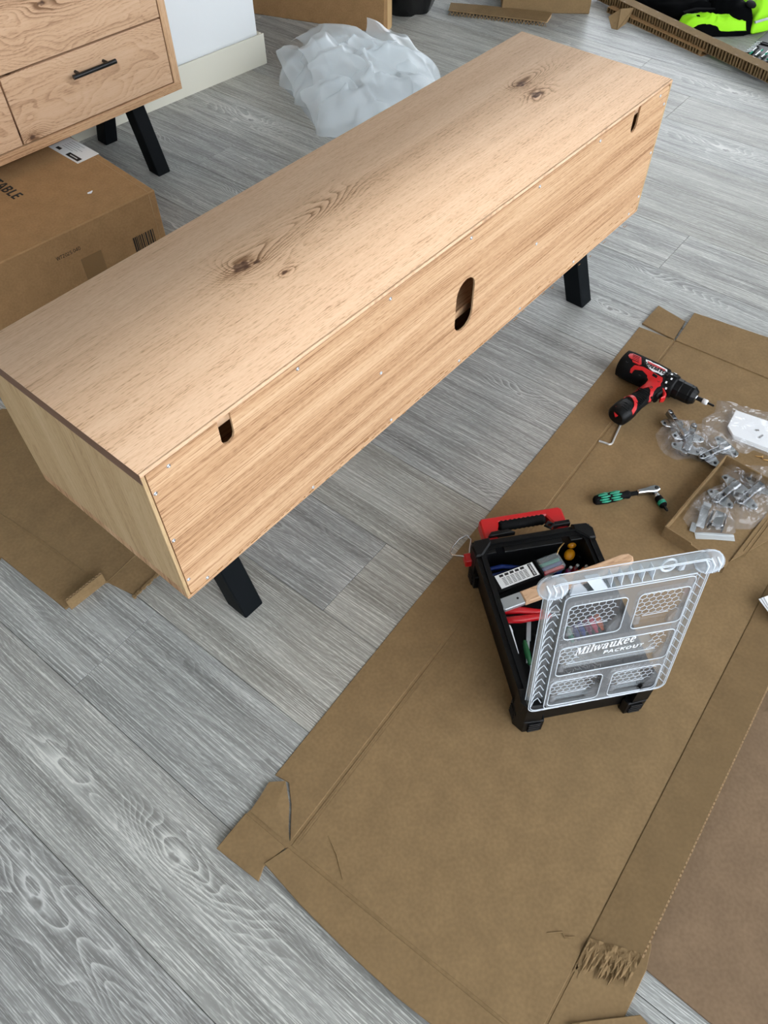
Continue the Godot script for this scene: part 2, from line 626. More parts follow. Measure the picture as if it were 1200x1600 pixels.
	for k in 7:
		var t := wood(1280, 240, 101 + k * 13, {
			"len": 1.22, "wid": 0.2, "light": greys[k][2], "mid": greys[k][1], "dark": greys[k][0], "core": Color(0.46, 0.455, 0.44), "ring": 0.0066, "heart": hearts[k], "depth": 0.003, "tilt": tilts[k], "wander": 0.045,
			"ring_k": 0.40, "pore_k": 0.64, "tone_k": 0.30, "sharp": 3.0, "pore_at": 0.51, "near_k": 2.0, "base": 0.30 if k < 4 else 0.25, "streak": 64, "fine_w": 0.75, "knots": kn[k],
		})
		mapped("plank_%d" % k, t, 1.22, 0.2, 0.47, 0.42)
	cardboard("kraft", Color(0.559, 0.460, 0.327), 301)
	cardboard("kraft_box", Color(0.677, 0.530, 0.368), 321)
	cardboard("kraft_rose", Color(0.520, 0.430, 0.338), 309)
	std("kraft_edge", Color(0.72, 0.60, 0.45), 0.9)
	std("print_ink", Color(0.09, 0.075, 0.06), 0.8)
	std("brown_tape", Color(0.52, 0.40, 0.255), 0.35)
	std("clear_tape", Color(0.80, 0.66, 0.47), 0.4)
	std("label_paper", Color(0.86, 0.87, 0.87), 0.6)
	std("white_paper", Color(0.93, 0.94, 0.96), 0.6)
	std("black_plastic", Color(0.045, 0.047, 0.05), 0.45).metallic_specular = 0.3
	std("dark_rubber", Color(0.05, 0.052, 0.055), 0.75).metallic_specular = 0.25
	std("red_plastic", Color(0.72, 0.075, 0.09), 0.35)
	std("red_soft", Color(0.70, 0.05, 0.09), 0.3)
	std("red_dark", Color(0.5, 0.06, 0.08), 0.4)
	std("green_plastic", Color(0.03, 0.52, 0.40), 0.35)
	std("green_dark", Color(0.04, 0.33, 0.16), 0.4)
	std("blue_plastic", Color(0.09, 0.2, 0.5), 0.4)
	std("yellow_plastic", Color(0.90, 0.60, 0.06), 0.35)
	std("magenta_plastic", Color(0.45, 0.12, 0.32), 0.4)
	std("orange_plastic", Color(0.86, 0.40, 0.16), 0.45)
	std("pink_plastic", Color(0.80, 0.22, 0.36), 0.45)
	std("teal_ink", Color(0.06, 0.42, 0.34), 0.4)
	std("navy_plastic", Color(0.13, 0.18, 0.40), 0.45)
	std("steel", Color(0.55, 0.56, 0.57), 0.25, 0.95)
	std("bright_steel", Color(0.70, 0.71, 0.72), 0.2, 1.0)
	std("hex_steel", Color(0.80, 0.80, 0.79), 0.35, 0.55)
	std("matt_steel", Color(0.66, 0.68, 0.69), 0.45, 0.6)
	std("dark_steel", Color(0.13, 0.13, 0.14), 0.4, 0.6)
	std("brass", Color(0.80, 0.64, 0.40), 0.35, 0.8)
	std("white_plastic", Color(0.90, 0.91, 0.92), 0.4)
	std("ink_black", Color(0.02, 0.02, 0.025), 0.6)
	std("beech", Color(0.86, 0.68, 0.47), 0.55)
	film("clear_lid", Color(0.95, 0.97, 1.0), 0.03, 0.06)
	film("frosted_lid", Color(0.60, 0.61, 0.62), 0.27, 0.3)
	film("lid_rib", Color(0.84, 0.87, 0.90), 0.36, 0.26)
	film("lid_bead", Color(0.90, 0.93, 0.96), 0.62, 0.26)
	film("clear_film", Color(0.97, 0.98, 1.0), 0.05, 0.08)
	M.clear_film.metallic_specular = 0.42
	film("case_clear", Color(0.85, 0.9, 0.92), 0.16, 0.15)
	film("milk_film", Color(0.94, 0.98, 1.0), 0.38, 0.26)
	film("milk_thin", Color(0.94, 0.98, 1.0), 0.31, 0.24)
	for n in ["milk_film", "milk_thin"]:
		M[n].backlight_enabled = true
		M[n].backlight = Color(0.7, 0.7, 0.7)
	std("bin_bag", Color(0.025, 0.027, 0.032), 0.22)
	std("jacket_cloth", Color(0.028, 0.03, 0.037), 0.9).metallic_specular = 0.15
	std("jacket_lime", Color(0.62, 0.93, 0.06), 0.75)
	std("reflective", Color(0.72, 0.74, 0.75), 0.45)

# ------------------------------------------------------------------ room
func make_room() -> void:
	var x0 := -4.4
	var x1 := 5.2
	var z0 := -3.8
	var z1 := 3.6
	var h := 4.0
	var st := S()
	bb(st, Vector3(x0 - 0.2, h, z0 - 0.2), Vector3(x1 + 0.2, h + 0.2, z1 + 0.2))
	struct(obj("ceiling", st, M.ceiling_paint))
	st = S()
	bb(st, Vector3(x0 - 0.2, -0.1, z0 - 0.2), Vector3(x0, h, z1 + 0.2))
	struct(obj("wall_left", st, M.wall_paint))
	st = S()
	bb(st, Vector3(x0, -0.1, z0 - 0.2), Vector3(x1, h, z0))
	struct(obj("wall_far", st, M.wall_paint))
	# wall with the balcony doors
	var d0 := -2.4
	var d1 := -0.3
	var dh := 2.5
	st = S()
	bb(st, Vector3(x1, -0.1, z0 - 0.2), Vector3(x1 + 0.2, h, d0))
	bb(st, Vector3(x1, -0.1, d1), Vector3(x1 + 0.2, h, z1 + 0.2))
	bb(st, Vector3(x1, dh, d0), Vector3(x1 + 0.2, h, d1))
	bb(st, Vector3(x1, -0.1, d0), Vector3(x1 + 0.2, 0.03, d1))
	struct(obj("wall_right", st, M.wall_paint))
	window("window_1", Transform3D(Basis(Vector3(0, 0, 1), Vector3.UP, Vector3(-1, 0, 0)), Vector3(x1 + 0.1, 0.03, d0)), d1 - d0, dh - 0.03, 3)
	# wall behind the photographer's right shoulder
	var w0 := -3.2
	var w1 := 3.6
	st = S()
	bb(st, Vector3(x0, -0.1, z1), Vector3(w0, h, z1 + 0.2))
	bb(st, Vector3(w1, -0.1, z1), Vector3(x1, h, z1 + 0.2))
	bb(st, Vector3(w0, 3.85, z1), Vector3(w1, h, z1 + 0.2))
	bb(st, Vector3(w0, -0.1, z1), Vector3(w1, 0.25, z1 + 0.2))
	struct(obj("wall_front", st, M.wall_paint))
	window("window_2", Transform3D(Basis(Vector3(1, 0, 0), Vector3.UP, Vector3(0, 0, 1)), Vector3(w0, 0.25, z1 + 0.1)), w1 - w0, 3.6, 5)
	# partition behind the sideboard; its end shows beside the milky film
	var a := deg_to_rad(4.4)
	var pt := Transform3D(Basis(Vector3.UP, -a), Vector3(1.846, 0, -1.747))
	st = S()
	bb(st, Vector3(-6.3, 0, -0.30), Vector3(-0.012, h, -0.012), 0.002, pt)
	struct(obj("wall_back", st, M.wall_paint))
	st = S()
	var prof := pv([-0.012, 0, 0, 0, 0, 0.100, -0.002, 0.104, -0.012, 0.106])
	prism(st, prof, -6.3, 0.0, pt * Transform3D(Basis(Vector3(0, 0, 1), Vector3.UP, Vector3(-1, 0, 0)).inverse(), Vector3.ZERO))
	struct(obj("baseboard_back", st, M.trim_paint))
	st = S()
	bb(st, Vector3(-0.012, 0, -0.312), Vector3(0.0, 0.105, 0.0), 0.003, pt)
	struct(obj("baseboard_end", st, M.trim_paint))

func window(n: String, xf: Transform3D, w: float, h: float, bays: int) -> void:
	var root := Node3D.new()
	root.name = n
	add_child(root)
	root.transform = xf
	struct(root)
	var bw := w / bays
	for k in bays:
		var st := S()
		bb(st, Vector3(k * bw, 0, -0.03), Vector3(k * bw + 0.05, h, 0.03), 0.004)
		bb(st, Vector3((k + 1) * bw - 0.05, 0, -0.03), Vector3((k + 1) * bw, h, 0.03), 0.004)
		bb(st, Vector3(k * bw + 0.05, 0, -0.03), Vector3((k + 1) * bw - 0.05, 0.05, 0.03), 0.004)
		bb(st, Vector3(k * bw + 0.05, h - 0.05, -0.03), Vector3((k + 1) * bw - 0.05, h, 0.03), 0.004)
		obj("sash", st, M.window_frame, root)
		st = S()
		bb(st, Vector3(k * bw + 0.05, 0.05, -0.004), Vector3((k + 1) * bw - 0.05, h - 0.05, 0.004))
		obj("pane", st, M.window_glass, root)

func make_floor() -> void:
	var root := Node3D.new()
	root.name = "floor"
	add_child(root)
	struct(root)
	root.rotation.y = deg_to_rad(2.1)
	var st := S()
	bb(st, Vector3(-5.2, -0.12, -4.6), Vector3(6.0, -0.009, 4.4))
	obj("subfloor", st, M.subfloor, root)
	var pitch := 0.2025
	var len := 1.22
	var known := {-1: -0.165, 1: 0.09, 6: -1.33, 8: 0.112, 12: -0.26, 13: -0.51, 0: 0.60, -2: 0.72, -3: 0.80, 2: 0.66, 3: -0.72, 4: -0.2, 5: 0.7, 7: -0.55, 9: -0.75, 10: 0.45, 11: 0.85, 14: -0.95}
	var rng := RandomNumberGenerator.new()
	rng.seed = 77
	var meshes := {}
	for r in range(-23, 27):
		var start: float = known[r] if known.has(r) else rng.randf_range(-0.6, 0.6)
		var z := start
		while z > -4.2:
			z -= len
		while z < 4.0:
			var kind := rng.randi_range(0, 3)
			var flip := rng.randi_range(0, 1)
			if r >= -3 and r <= -1 and z < 0.1 and z > -0.6:
				kind = {-2: 4, -3: 5, -1: 6}[r]
				flip = 0
			var key := kind * 2 + flip
			if not meshes.has(key):
				var s := S()
				bx(s, Vector3(0, -0.004, 0), Vector3(pitch - 0.0008, 0.008, len - 0.0008), 0.0007, Transform3D.IDENTITY, 2, Vector2(0, 0))
				meshes[key] = done(s)
			var o := obj("plank", meshes[key], M["plank_%d" % kind], root)
			o.position = Vector3(0.0064 + pitch * (r + 0.5), 0, z + len / 2.0)
			if flip == 1:
				o.rotation.y = PI
			z += len

# ------------------------------------------------------------------ the low stand
func leg_frame(parent: Node, x: float, z_front: float, z_back: float, y_top: float) -> void:
	# a plate under the cabinet with two square legs that splay towards front and back
	var w := 0.0465
	var d := 0.052
	var lean := 0.067 / 0.2
	var lt := y_top - 0.012
	var st := S()
	prism(st, pv([z_front - 0.035, y_top - 0.0005, z_back + 0.035, y_top - 0.0005, z_back + 0.035 + 0.018, lt - 0.006, z_front - 0.035 - 0.018, lt - 0.006]), -w * 0.5, w * 0.5, Transform3D(Basis(Vector3(0, 0, 1), Vector3.UP, Vector3(-1, 0, 0)), Vector3(x, 0, 0)), 0.001)
	obj("leg_bracket", st, M.black_steel, parent)
	for s in [1, -1]:
		var zf: float = z_front if s > 0 else z_back
		st = S()
		var off: float = -lean * lt * s
		# section runs in x and z; sides slope in z
		var b := 0.0022
		var rings := []
		for yy in [0.0, 0.002, lt]:
			var sh: float = off * yy / lt
			var g: float = 0.0015 if yy == 0.0 else 0.0
			var hw: float = w / 2 - g
			var za: float = zf + sh - s * g
			var zb: float = zf - s * d + sh + s * g
			var zl := minf(za, zb)
			var zh := maxf(za, zb)
			rings.append([Vector3(x - hw, yy, zl + b), Vector3(x - hw + b, yy, zl), Vector3(x + hw - b, yy, zl), Vector3(x + hw, yy, zl + b), Vector3(x + hw, yy, zh - b), Vector3(x + hw - b, yy, zh), Vector3(x - hw + b, yy, zh), Vector3(x - hw, yy, zh - b)])
		for i in 2:
			for k in 8:
				var l := (k + 1) % 8
				quad(st, rings[i][l], rings[i][k], rings[i + 1][k], rings[i + 1][l])
		for k in range(1, 7):
			tri(st, rings[0][0], rings[0][k], rings[0][k + 1])
			tri(st, rings[2][0], rings[2][k + 1], rings[2][k])
		obj("leg", st, M.black_steel, parent)

func make_tv_stand() -> void:
	var t := thing("tv_stand", "low oak stand on black splayed legs, its screwed-on back panel turned towards the camera", "stand")
	var th := 0.022
	var fz := -0.004
	# top slab: wood face with a lip that covers the top of the back panel
	var st := S()
	bb(st, Vector3(0, TV_TOP - th, -TV_D), Vector3(TV_L, TV_TOP, fz), 0.0, Transform3D(Basis(Vector3.RIGHT, Vector3.UP, Vector3.BACK), Vector3.ZERO), 0, Vector2(0, 0))
	bb(st, Vector3(0, TV_TOP - 0.0065, fz), Vector3(TV_L, TV_TOP, 0.0), 0.0008)
	var o := obj("top_panel", flip_v(st), M.oak_top, t)
	st = S()
	quad(st, Vector3(-0.0004, TV_TOP - th, -TV_D), Vector3(-0.0004, TV_TOP - th, -0.0005), Vector3(-0.0004, TV_TOP - 0.0005, -0.0005), Vector3(-0.0004, TV_TOP - 0.0005, -TV_D))
	bb(st, Vector3(-0.0006, TV_TOP - th, -TV_D), Vector3(0.0, TV_TOP - 0.0006, -0.0006))
	obj("edge_band", st, M.mitre_edge, t)
	st = S()
	bb(st, Vector3(0, TV_BOT, -TV_D), Vector3(TV_L, TV_BOT + th, fz))
	bb(st, Vector3(0, TV_BOT, fz), Vector3(TV_L, TV_BOT + 0.007, 0.0), 0.0008)
	obj("bottom_panel", st, M.oak_panel, t)
	for s in 2:
		st = S()
		var xa := 0.0 if s == 0 else TV_L - th
		bb(st, Vector3(xa, TV_BOT + th, -TV_D), Vector3(xa + th, TV_TOP - th, fz), 0.0, Transform3D.IDENTITY, 1, Vector2(0.3 * s, 0.02))
		var xl := 0.0 if s == 0 else TV_L - 0.006
		bb(st, Vector3(xl, TV_BOT + 0.007, fz), Vector3(xl + 0.006, TV_TOP - 0.0065, 0.0), 0.0008, Transform3D.IDENTITY, 1, Vector2(0.5, 0.1))
		obj("side_panel", st, M.oak_side, t)
	# back panel: two ends with a notch each, and a middle with the cable slot
	var py0 := TV_BOT + 0.0085
	var py1 := TV_TOP - 0.0067
	st = S()
	var rc := 0.012
	var left := pv([0.62, py0, 0.62, py1, 0.1605, py1, 0.1605, 0.4925, 0.157, 0.4845, 0.148, 0.4805, 0.139, 0.4845, 0.1355, 0.4925, 0.1355, py1, 0.0075, py1, 0.0075, py0 + 0.004, 0.0115, py0])
	prism(st, left, fz + 0.0003, 0.0, Transform3D.IDENTITY, 0.0, 0.62)
	var R := TV_L - 0.0078
	var right := pv([0.86, py0, R - rc, py0, R - rc * 0.3, py0 + rc * 0.3, R, py0 + rc, R, py1 - rc, R - rc * 0.3, py1 - rc * 0.3, R - rc, py1, 1.3475, py1, 1.3475, 0.4925, 1.344, 0.4845, 1.335, 0.4805, 1.326, 0.4845, 1.3225, 0.4925, 1.3225, py1, 0.86, py1])
	prism(st, right, fz + 0.0003, 0.0, Transform3D.IDENTITY, 0.0, 0.86)
	holed(st, 0.62, py0, 0.86, py1, rrect(0.710, 0.318, 0.768, 0.436, 0.0289, 8), fz + 0.0003, 0.0)
	obj("back_panel", st, M.oak_panel, t)
	st = S()
	bb(st, Vector3(0.002, TV_BOT + 0.0071, fz + 0.0002), Vector3(TV_L - 0.002, py0 - 0.0002, -0.0016))
	obj("rough_edge", st, M.raw_board, t)
	st = S()
	bb(st, Vector3(R + 0.0001, py0, fz + 0.0002), Vector3(TV_L - 0.0061, py1, -0.0022))
	obj("frame_edge", st, M.oak_panel, t)
	# chipped particle board along the bottom joint
	var rng := RandomNumberGenerator.new()
	rng.seed = 9
	st = S()
	var x := 0.012
	while x < TV_L - 0.02:
		var w := rng.randf_range(0.004, 0.016)
		var hh := rng.randf_range(0.0008, 0.0022)
		bx(st, Vector3(x + w / 2, py0 - 0.0002 + hh * 0.3, 0.0001), Vector3(w, hh, 0.0008), 0.0003, Transform3D(Basis(Vector3(0, 0, 1), rng.randf_range(-0.02, 0.02)), Vector3.ZERO))
		x += w + rng.randf_range(0.0, 0.012)
	stuff(obj("edge_chips", st, M.raw_board, t))
	# inside: shelf, divider and closed fronts
	st = S()
	bb(st, Vector3(th, 0.315, -TV_D + 0.03), Vector3(TV_L - th, 0.333, -0.030), 0.001)
	obj("shelf", st, M.oak_panel, t)
	st = S()
	bb(st, Vector3(th, TV_BOT + th, -TV_D), Vector3(TV_L - th, TV_TOP - th, -TV_D + 0.018))
	obj("front_panel", st, M.oak_drawer, t)
	for xx in [0.5, 0.98]:
		st = S()
		bb(st, Vector3(xx, TV_BOT + th, -TV_D + 0.02), Vector3(xx + 0.016, 0.315, -0.02))
		bb(st, Vector3(xx, 0.333, -TV_D + 0.02), Vector3(xx + 0.016, TV_TOP - th, -0.02))
		obj("divider", st, M.oak_panel, t)
	# screws
	st = S()
	lathe(st, [Vector2(0.0, 0.0004), Vector2(0.0011, 0.0005), Vector2(0.0012, 0.0018), Vector2(0.0030, 0.0012), Vector2(0.0034, 0.0), Vector2(0.0034, -0.001)], 10, Transform3D(Basis(Vector3.RIGHT, PI / 2), Vector3.ZERO))
	var sm := done(st)
	for p in [[0.044, 0.521], [0.297, 0.521], [0.516, 0.522], [0.740, 0.522], [0.960, 0.522], [1.183, 0.522], [1.437, 0.522], [0.012, 0.491], [0.012, 0.379], [0.012, 0.271], [1.470, 0.493], [1.471, 0.380], [1.470, 0.270], [0.044, 0.238], [0.298, 0.236], [0.518, 0.236], [0.737, 0.237], [0.959, 0.237], [1.180, 0.238], [1.436, 0.239], [0.490, 0.377], [0.985, 0.385]]:
		var s := obj("screw", sm, M.screw_steel, t)
		s.position = Vector3(p[0], p[1], 0.0002)
		s.rotation.z = p[0] * 7.0
	leg_frame(t, 0.125, -0.018, -TV_D + 0.018, TV_BOT)
	leg_frame(t, TV_L - 0.125, -0.018, -TV_D + 0.018, TV_BOT)

# the top's texture counts its second axis from the back edge
func flip_v(st: SurfaceTool) -> SurfaceTool:
	var arr := st.commit_to_arrays()
	var uv: PackedVector2Array = arr[Mesh.ARRAY_TEX_UV]
	var ps: PackedVector3Array = arr[Mesh.ARRAY_VERTEX]
	for i in uv.size():
		if ps[i].y > TV_TOP - 0.0071:
			uv[i] = Vector2(ps[i].x, -ps[i].z)
	var m := ArrayMesh.new()
	arr[Mesh.ARRAY_TEX_UV] = uv
	m.add_surface_from_arrays(Mesh.PRIMITIVE_TRIANGLES, arr)
	var out := S()
	out.append_from(m, 0, Transform3D.IDENTITY)
	return out

# ------------------------------------------------------------------ sideboard
func make_sideboard() -> void:
	var a := deg_to_rad(-2.93)
	# origin: lower right corner of the front
	var t := thing("sideboard", "oak sideboard with flush drawers, black bar handles and splayed legs against the white wall", "sideboard", Vector3(1.182, 0, -1.385), a)
	var yb := 0.233
	var th := 0.024
	var len := 1.569
	var dep := 0.385
	var h := 0.80
	var st := S()
	bb(st, Vector3(-len, yb, -dep), Vector3(0, yb + th, 0), 0.001)
	obj("bottom_panel", st, M.oak_panel, t)
	st = S()
	bb(st, Vector3(-len, h - th, -dep), Vector3(0, h, 0), 0.001)
	obj("top_panel", st, M.oak_top, t)
	for s in 2:
		st = S()
		var xa := -th if s == 0 else -len
		bb(st, Vector3(xa, yb + th, -dep), Vector3(xa + th, h - th, 0), 0.0008, Transform3D.IDENTITY, 1, Vector2(0.2, 0.1 * s))
		obj("side_panel", st, M.oak_panel, t)
	st = S()
	bb(st, Vector3(-len + th, yb + th, -dep), Vector3(-th, h - th, -0.03))
	obj("carcass", st, M.oak_panel, t)
	var cw := (len - 2 * th) / 3.0
	var rows := [0.0, 0.176, 0.372, h - 2 * th - yb]
	for c in 3:
		for r in 3:
			var xr: float = -th - c * cw
			var y0: float = yb + th + rows[r] + 0.003
			var y1: float = yb + th + rows[r + 1] - 0.002
			var d := sub("drawer", t, Transform3D(Basis(), Vector3(xr - cw / 2, y0, 0)))
			st = S()
			var w := cw - 0.0045
			bb(st, Vector3(-w / 2, 0, -0.02), Vector3(w / 2, y1 - y0, -0.001), 0.0012, Transform3D.IDENTITY, 0, Vector2(0.13 * c + 0.45 * (r % 2), 0.02 + 0.13 * r))
			obj("drawer_front", st, M.oak_drawer, d)
			st = S()
			var hy := (y1 - y0) * 0.72
			tube(st, [Vector3(-0.068, hy, 0.026), Vector3(0.068, hy, 0.026)], [0.0062], 14)
			for sx in [-1, 1]:
				tube(st, [Vector3(0.045 * sx, hy, -0.001), Vector3(0.045 * sx, hy, 0.024)], [0.0045], 10)
			obj("handle", st, M.black_bar, d)
	leg_frame(t, -0.117, -0.020, -dep + 0.02, yb)
	leg_frame(t, -len + 0.117, -0.020, -dep + 0.02, yb)

# ------------------------------------------------------------------ cardboard
# zigzag of flutes between two liners, along a straight edge from a to b, rising along up
func flutes(st: SurfaceTool, a: Vector3, b: Vector3, up: Vector3, out: Vector3, pitch := 0.006, wall := 0.0005) -> void:
	var n := maxi(2, int(a.distance_to(b) / pitch) * 2)
	for i in n:
		var p := a.lerp(b, float(i) / n) + (up if i % 2 == 1 else Vector3.ZERO)
		var q := a.lerp(b, float(i + 1) / n) + (up if i % 2 == 0 else Vector3.ZERO)
		var w := (b - a).normalized() * wall
		quad(st, p + out, q + out, q + out + w, p + out + w)
		quad(st, p, p + out, q + out, q)

func make_cartons() -> void:
	var a := deg_to_rad(-4.2)
	var t := thing("carton", "large closed brown carton under the sideboard, printed with TABLE and a barcode", "box", Vector3(0.794, 0, -1.060), a)
	var h := 0.198
	var len := 1.25
	var dep := 0.56
	var st := S()
	bb(st, Vector3(-len, 0.0, -dep), Vector3(0, h, 0), 0.003)
	obj("body", st, M.kraft_box, t)
	st = S()
	for sx in [[-0.0, -0.020]]:
		bb(st, Vector3(-0.021, 0.004, 0.0), Vector3(-0.0200, h - 0.006, 0.0004))
	bb(st, Vector3(-0.02, h, -dep + 0.01), Vector3(-0.0192, h + 0.0003, -0.004))
	obj("seam", st, M.kraft_edge, t)
	# shipping label on the top
	var lx := Transform3D(Basis(Vector3.UP, deg_to_rad(3)), Vector3(-0.038, h, -0.335))
	st = S()
	bb(st, Vector3(-0.036, 0.0, -0.075), Vector3(0.036, 0.0007, 0.068), 0.0, lx)
	var lab := obj("label", st, M.label_paper, t)
	st = S()
	bb(st, Vector3(-0.030, 0.0007, 0.000), Vector3(-0.014, 0.0011, 0.058), 0.0, lx)
	bb(st, Vector3(-0.026, 0.0007, -0.055), Vector3(-0.016, 0.0011, -0.035), 0.0, lx)
	for k in 5:
		bb(st, Vector3(-0.006 + k * 0.008, 0.0007, -0.05), Vector3(-0.0052 + k * 0.008, 0.0010, 0.0 + 0.012 * (k % 3)), 0.0, lx)
	obj("label_print", st, M.ink_black, lab)
	st = S()
	bb(st, Vector3(-0.0235, 0.0011, 0.012), Vector3(-0.0205, 0.0014, 0.046), 0.0, lx)
	obj("label_band", st, M.label_paper, lab)
	# printing: TABLE on the top, WT2025 040 and a barcode on the front
	st = S()
	text_mesh(st, "TABLE", 0.042, Transform3D(Basis(Vector3.UP, deg_to_rad(-88)) * Basis(Vector3.RIGHT, -PI / 2), Vector3(-0.275, h + 0.0003, -0.290)))
	bb(st, Vector3(-0.3015, h, -0.40), Vector3(-0.2995, h + 0.0004, -0.242))
	obj("printed_name", st, M.print_ink, t)
	st = S()
	text_mesh(st, "WT2025 040", 0.0128, Transform3D(Basis(), Vector3(-0.2855, 0.1405, 0.0003)), "Droid Sans", false)
	obj("printed_code", st, M.print_ink, t)
	st = S()
	var rng := RandomNumberGenerator.new()
	rng.seed = 4
	var x := -0.101
	while x < -0.034:
		var w := rng.randf_range(0.0012, 0.0046)
		bb(st, Vector3(x, 0.045, 0.0), Vector3(x + w, 0.098, 0.0005))
		x += w + rng.randf_range(0.0012, 0.0035)
	obj("barcode", st, M.print_ink, t)
	st = S()
	bb(st, Vector3(-0.260, 0.02, 0.0), Vector3(-0.198, 0.110, 0.0005))
	obj("tape", st, M.brown_tape, t)
	st = S()
	tube(st, [Vector3(-0.136, h + 0.001, -0.112), Vector3(-0.128, h + 0.002, -0.108), Vector3(-0.120, h + 0.001, -0.114)], [0.002, 0.003, 0.001], 6)
	tag(place(obj("foam_crumb", st, M.white_paper), t), "small white foam crumb lying on top of the TABLE carton", "crumb")

func place(o: Node3D, t: Node3D) -> Node3D:
	o.transform = t.transform * o.transform
	return o

func make_large_cardboard() -> void:
	var a := deg_to_rad(4.06)
	var t := thing("unfolded_carton", "large unfolded brown carton with folded flaps, spread flat under the toolbox and the drill", "cardboard", Vector3(-0.144, 0.0, 0.341), a)
	var th := 0.0045
	var st := S()
	prism(st, xz([0.003, 0.002, 1.518, 0.002, 1.518, 0.449, 0.002, 0.449]), 0.0, th, LIE, 0.0008)
	obj("main_panel", st, M.kraft, t)
	# flaps: each is bent a little up or down at its crease
	st = S()
	prism(st, xz([0.006, -0.003, 0.052, -0.040, 0.078, -0.068, 0.074, -0.095, 0.5, -0.096, 1.0, -0.093, 1.522, -0.097, 1.522, -0.003]), 0.0, th, Transform3D(Basis(Vector3.RIGHT, deg_to_rad(-1.6)), Vector3(0, 0.0, 0)) * LIE, 0.0008)
	obj("long_flap", st, M.kraft, t)
	st = S()
	# torn corner with a raised fold in the long flap
	grid(st, [[Vector3(0.004, 0.0055, -0.088), Vector3(0.03, 0.0065, -0.090), Vector3(0.058, 0.0072, -0.094)], [Vector3(0.003, 0.0054, -0.046), Vector3(0.032, 0.0085, -0.056), Vector3(0.076, 0.0082, -0.072)], [Vector3(0.003, 0.0050, -0.002), Vector3(0.020, 0.0062, -0.018), Vector3(0.050, 0.0066, -0.042)]], FLAT)
	obj("torn_fold", st, M.kraft, t)
	st = S()
	prism(st, xz([-0.003, -0.092, -0.072, -0.091, -0.069, -0.004, -0.048, -0.012, -0.004, -0.004]), 0.0, th, Transform3D(Basis(Vector3(0, 0, 1), deg_to_rad(-5.0)), Vector3(0, 0.0, 0)) * LIE, 0.0008)
	obj("corner_flap", st, M.kraft, t)
	st = S()
	prism(st, xz([-0.003, 0.0, -0.044, -0.014, -0.056, 0.07, -0.064, 0.17, -0.067, 0.26, -0.064, 0.34, -0.062, 0.449, -0.003, 0.449]), 0.0, th, Transform3D(Basis(Vector3(0, 0, 1), deg_to_rad(-7.0)), Vector3(0, 0.0005, 0)) * LIE, 0.0008)
	obj("end_flap", st, M.kraft, t)
	st = S()
	prism(st, xz([1.523, -0.003, 1.535, -0.096, 1.628, -0.092, 1.608, -0.008]), 0.0, th, Transform3D(Basis(), Vector3(0, 0.001, 0)) * LIE, 0.0008)
	obj("far_tab", st, M.kraft, t)
	st = S()
	prism(st, xz([1.523, 0.002, 1.648, -0.001, 1.664, 0.20, 1.665, 0.449, 1.523, 0.449]), 0.0, th, Transform3D(Basis(Vector3(0, 0, 1), deg_to_rad(2.6)), Vector3(0, -0.067, 0)) * LIE, 0.0008)
	obj("far_flap", st, M.kraft, t)
	st = S()
	prism(st, xz([0.0, -0.006, 1.522, -0.006, 1.522, 0.006, 0.006, 0.006, 0.006, 0.449, -0.006, 0.449, -0.006, 0.0]), 0.0, 0.0036, LIE)
	prism(st, xz([1.512, 0.0, 1.53, 0.0, 1.53, 0.449, 1.512, 0.449]), 0.0, 0.0036, LIE)
	prism(st, xz([-0.006, -0.09, 0.006, -0.09, 0.006, 0.0, -0.006, 0.0]), 0.0, 0.004, LIE)
	prism(st, xz([-0.02, 0.445, 1.52, 0.445, 1.52, 0.455, -0.02, 0.455]), 0.0, 0.0036, LIE)
	obj("crease", st, M.kraft, t)
	# side flap rises over the second sheet; its cut edge shows the flutes
	var rise := Transform3D(Basis(Vector3.RIGHT, deg_to_rad(-11.5)), Vector3(0, 0.0, 0.4505))
	st = S()
	var fl := xz([0.158, 0.001, 1.52, 0.001, 1.52, 0.0745, 0.186, 0.0745])
	prism(st, fl, 0.0045, 0.0054, rise * LIE)
	prism(st, fl, 0.0, 0.0009, rise * LIE)
	obj("side_flap", st, M.kraft, t)
	st = S()
	prism(st, xz([0.161, 0.002, 1.52, 0.002, 1.52, 0.060, 0.184, 0.060]), 0.0009, 0.0045, rise * LIE)
	obj("flap_core", st, M.kraft_edge, t)
	st = S()
	flutes(st, rise * Vector3(0.187, 0.0009, 0.0735), rise * Vector3(1.52, 0.0009, 0.0735), rise.basis * Vector3(0, 0.0036, 0), rise.basis * Vector3(0, 0, 0.0034), 0.0075, 0.0013)
	stuff(obj("flute_edge", st, M.kraft_edge, t))
	# torn paper at the end of the side flap
	st = S()
	var rng := RandomNumberGenerator.new()
	rng.seed = 12
	var tn := noise(91, 45.0, 2)
	for k in 3:
		var rows := []
		for i in 11:
			var row := []
			for j in 23:
				var v := 0.000 + 0.072 * j / 22.0
				var edge := 0.016 + 0.022 * tn.get_noise_2d(v * 5.0, k * 7.0) + 0.008 * k
				var u: float = 0.166 + 0.36 * v - i / 10.0 * (edge + 0.016)
				var y: float = 0.0085 + 0.15 * v - 0.0022 * k + 0.0034 * tn.get_noise_3d(u * 1.5, v * 1.5, k * 3.0) + 0.003 * sin(i / 10.0 * PI) - 0.004 * i / 10.0
				row.append(Vector3(u, maxf(y, 0.0052), 0.4505 + v))
			rows.append(row)
		grid(st, rows, FLAT)
	obj("torn_end", st, M.kraft, t)
	st = S()
	var rp := PackedVector2Array()
	prism(st, xz([-0.02, 0.4525, 0.21, 0.4525, 0.215, 0.5300, 0.179, 0.5375, 0.105, 0.537, -0.02, 0.54]), 0.0, th, LIE, 0.0008)
	obj("torn_corner_flap", st, M.kraft, t)
	st = S()
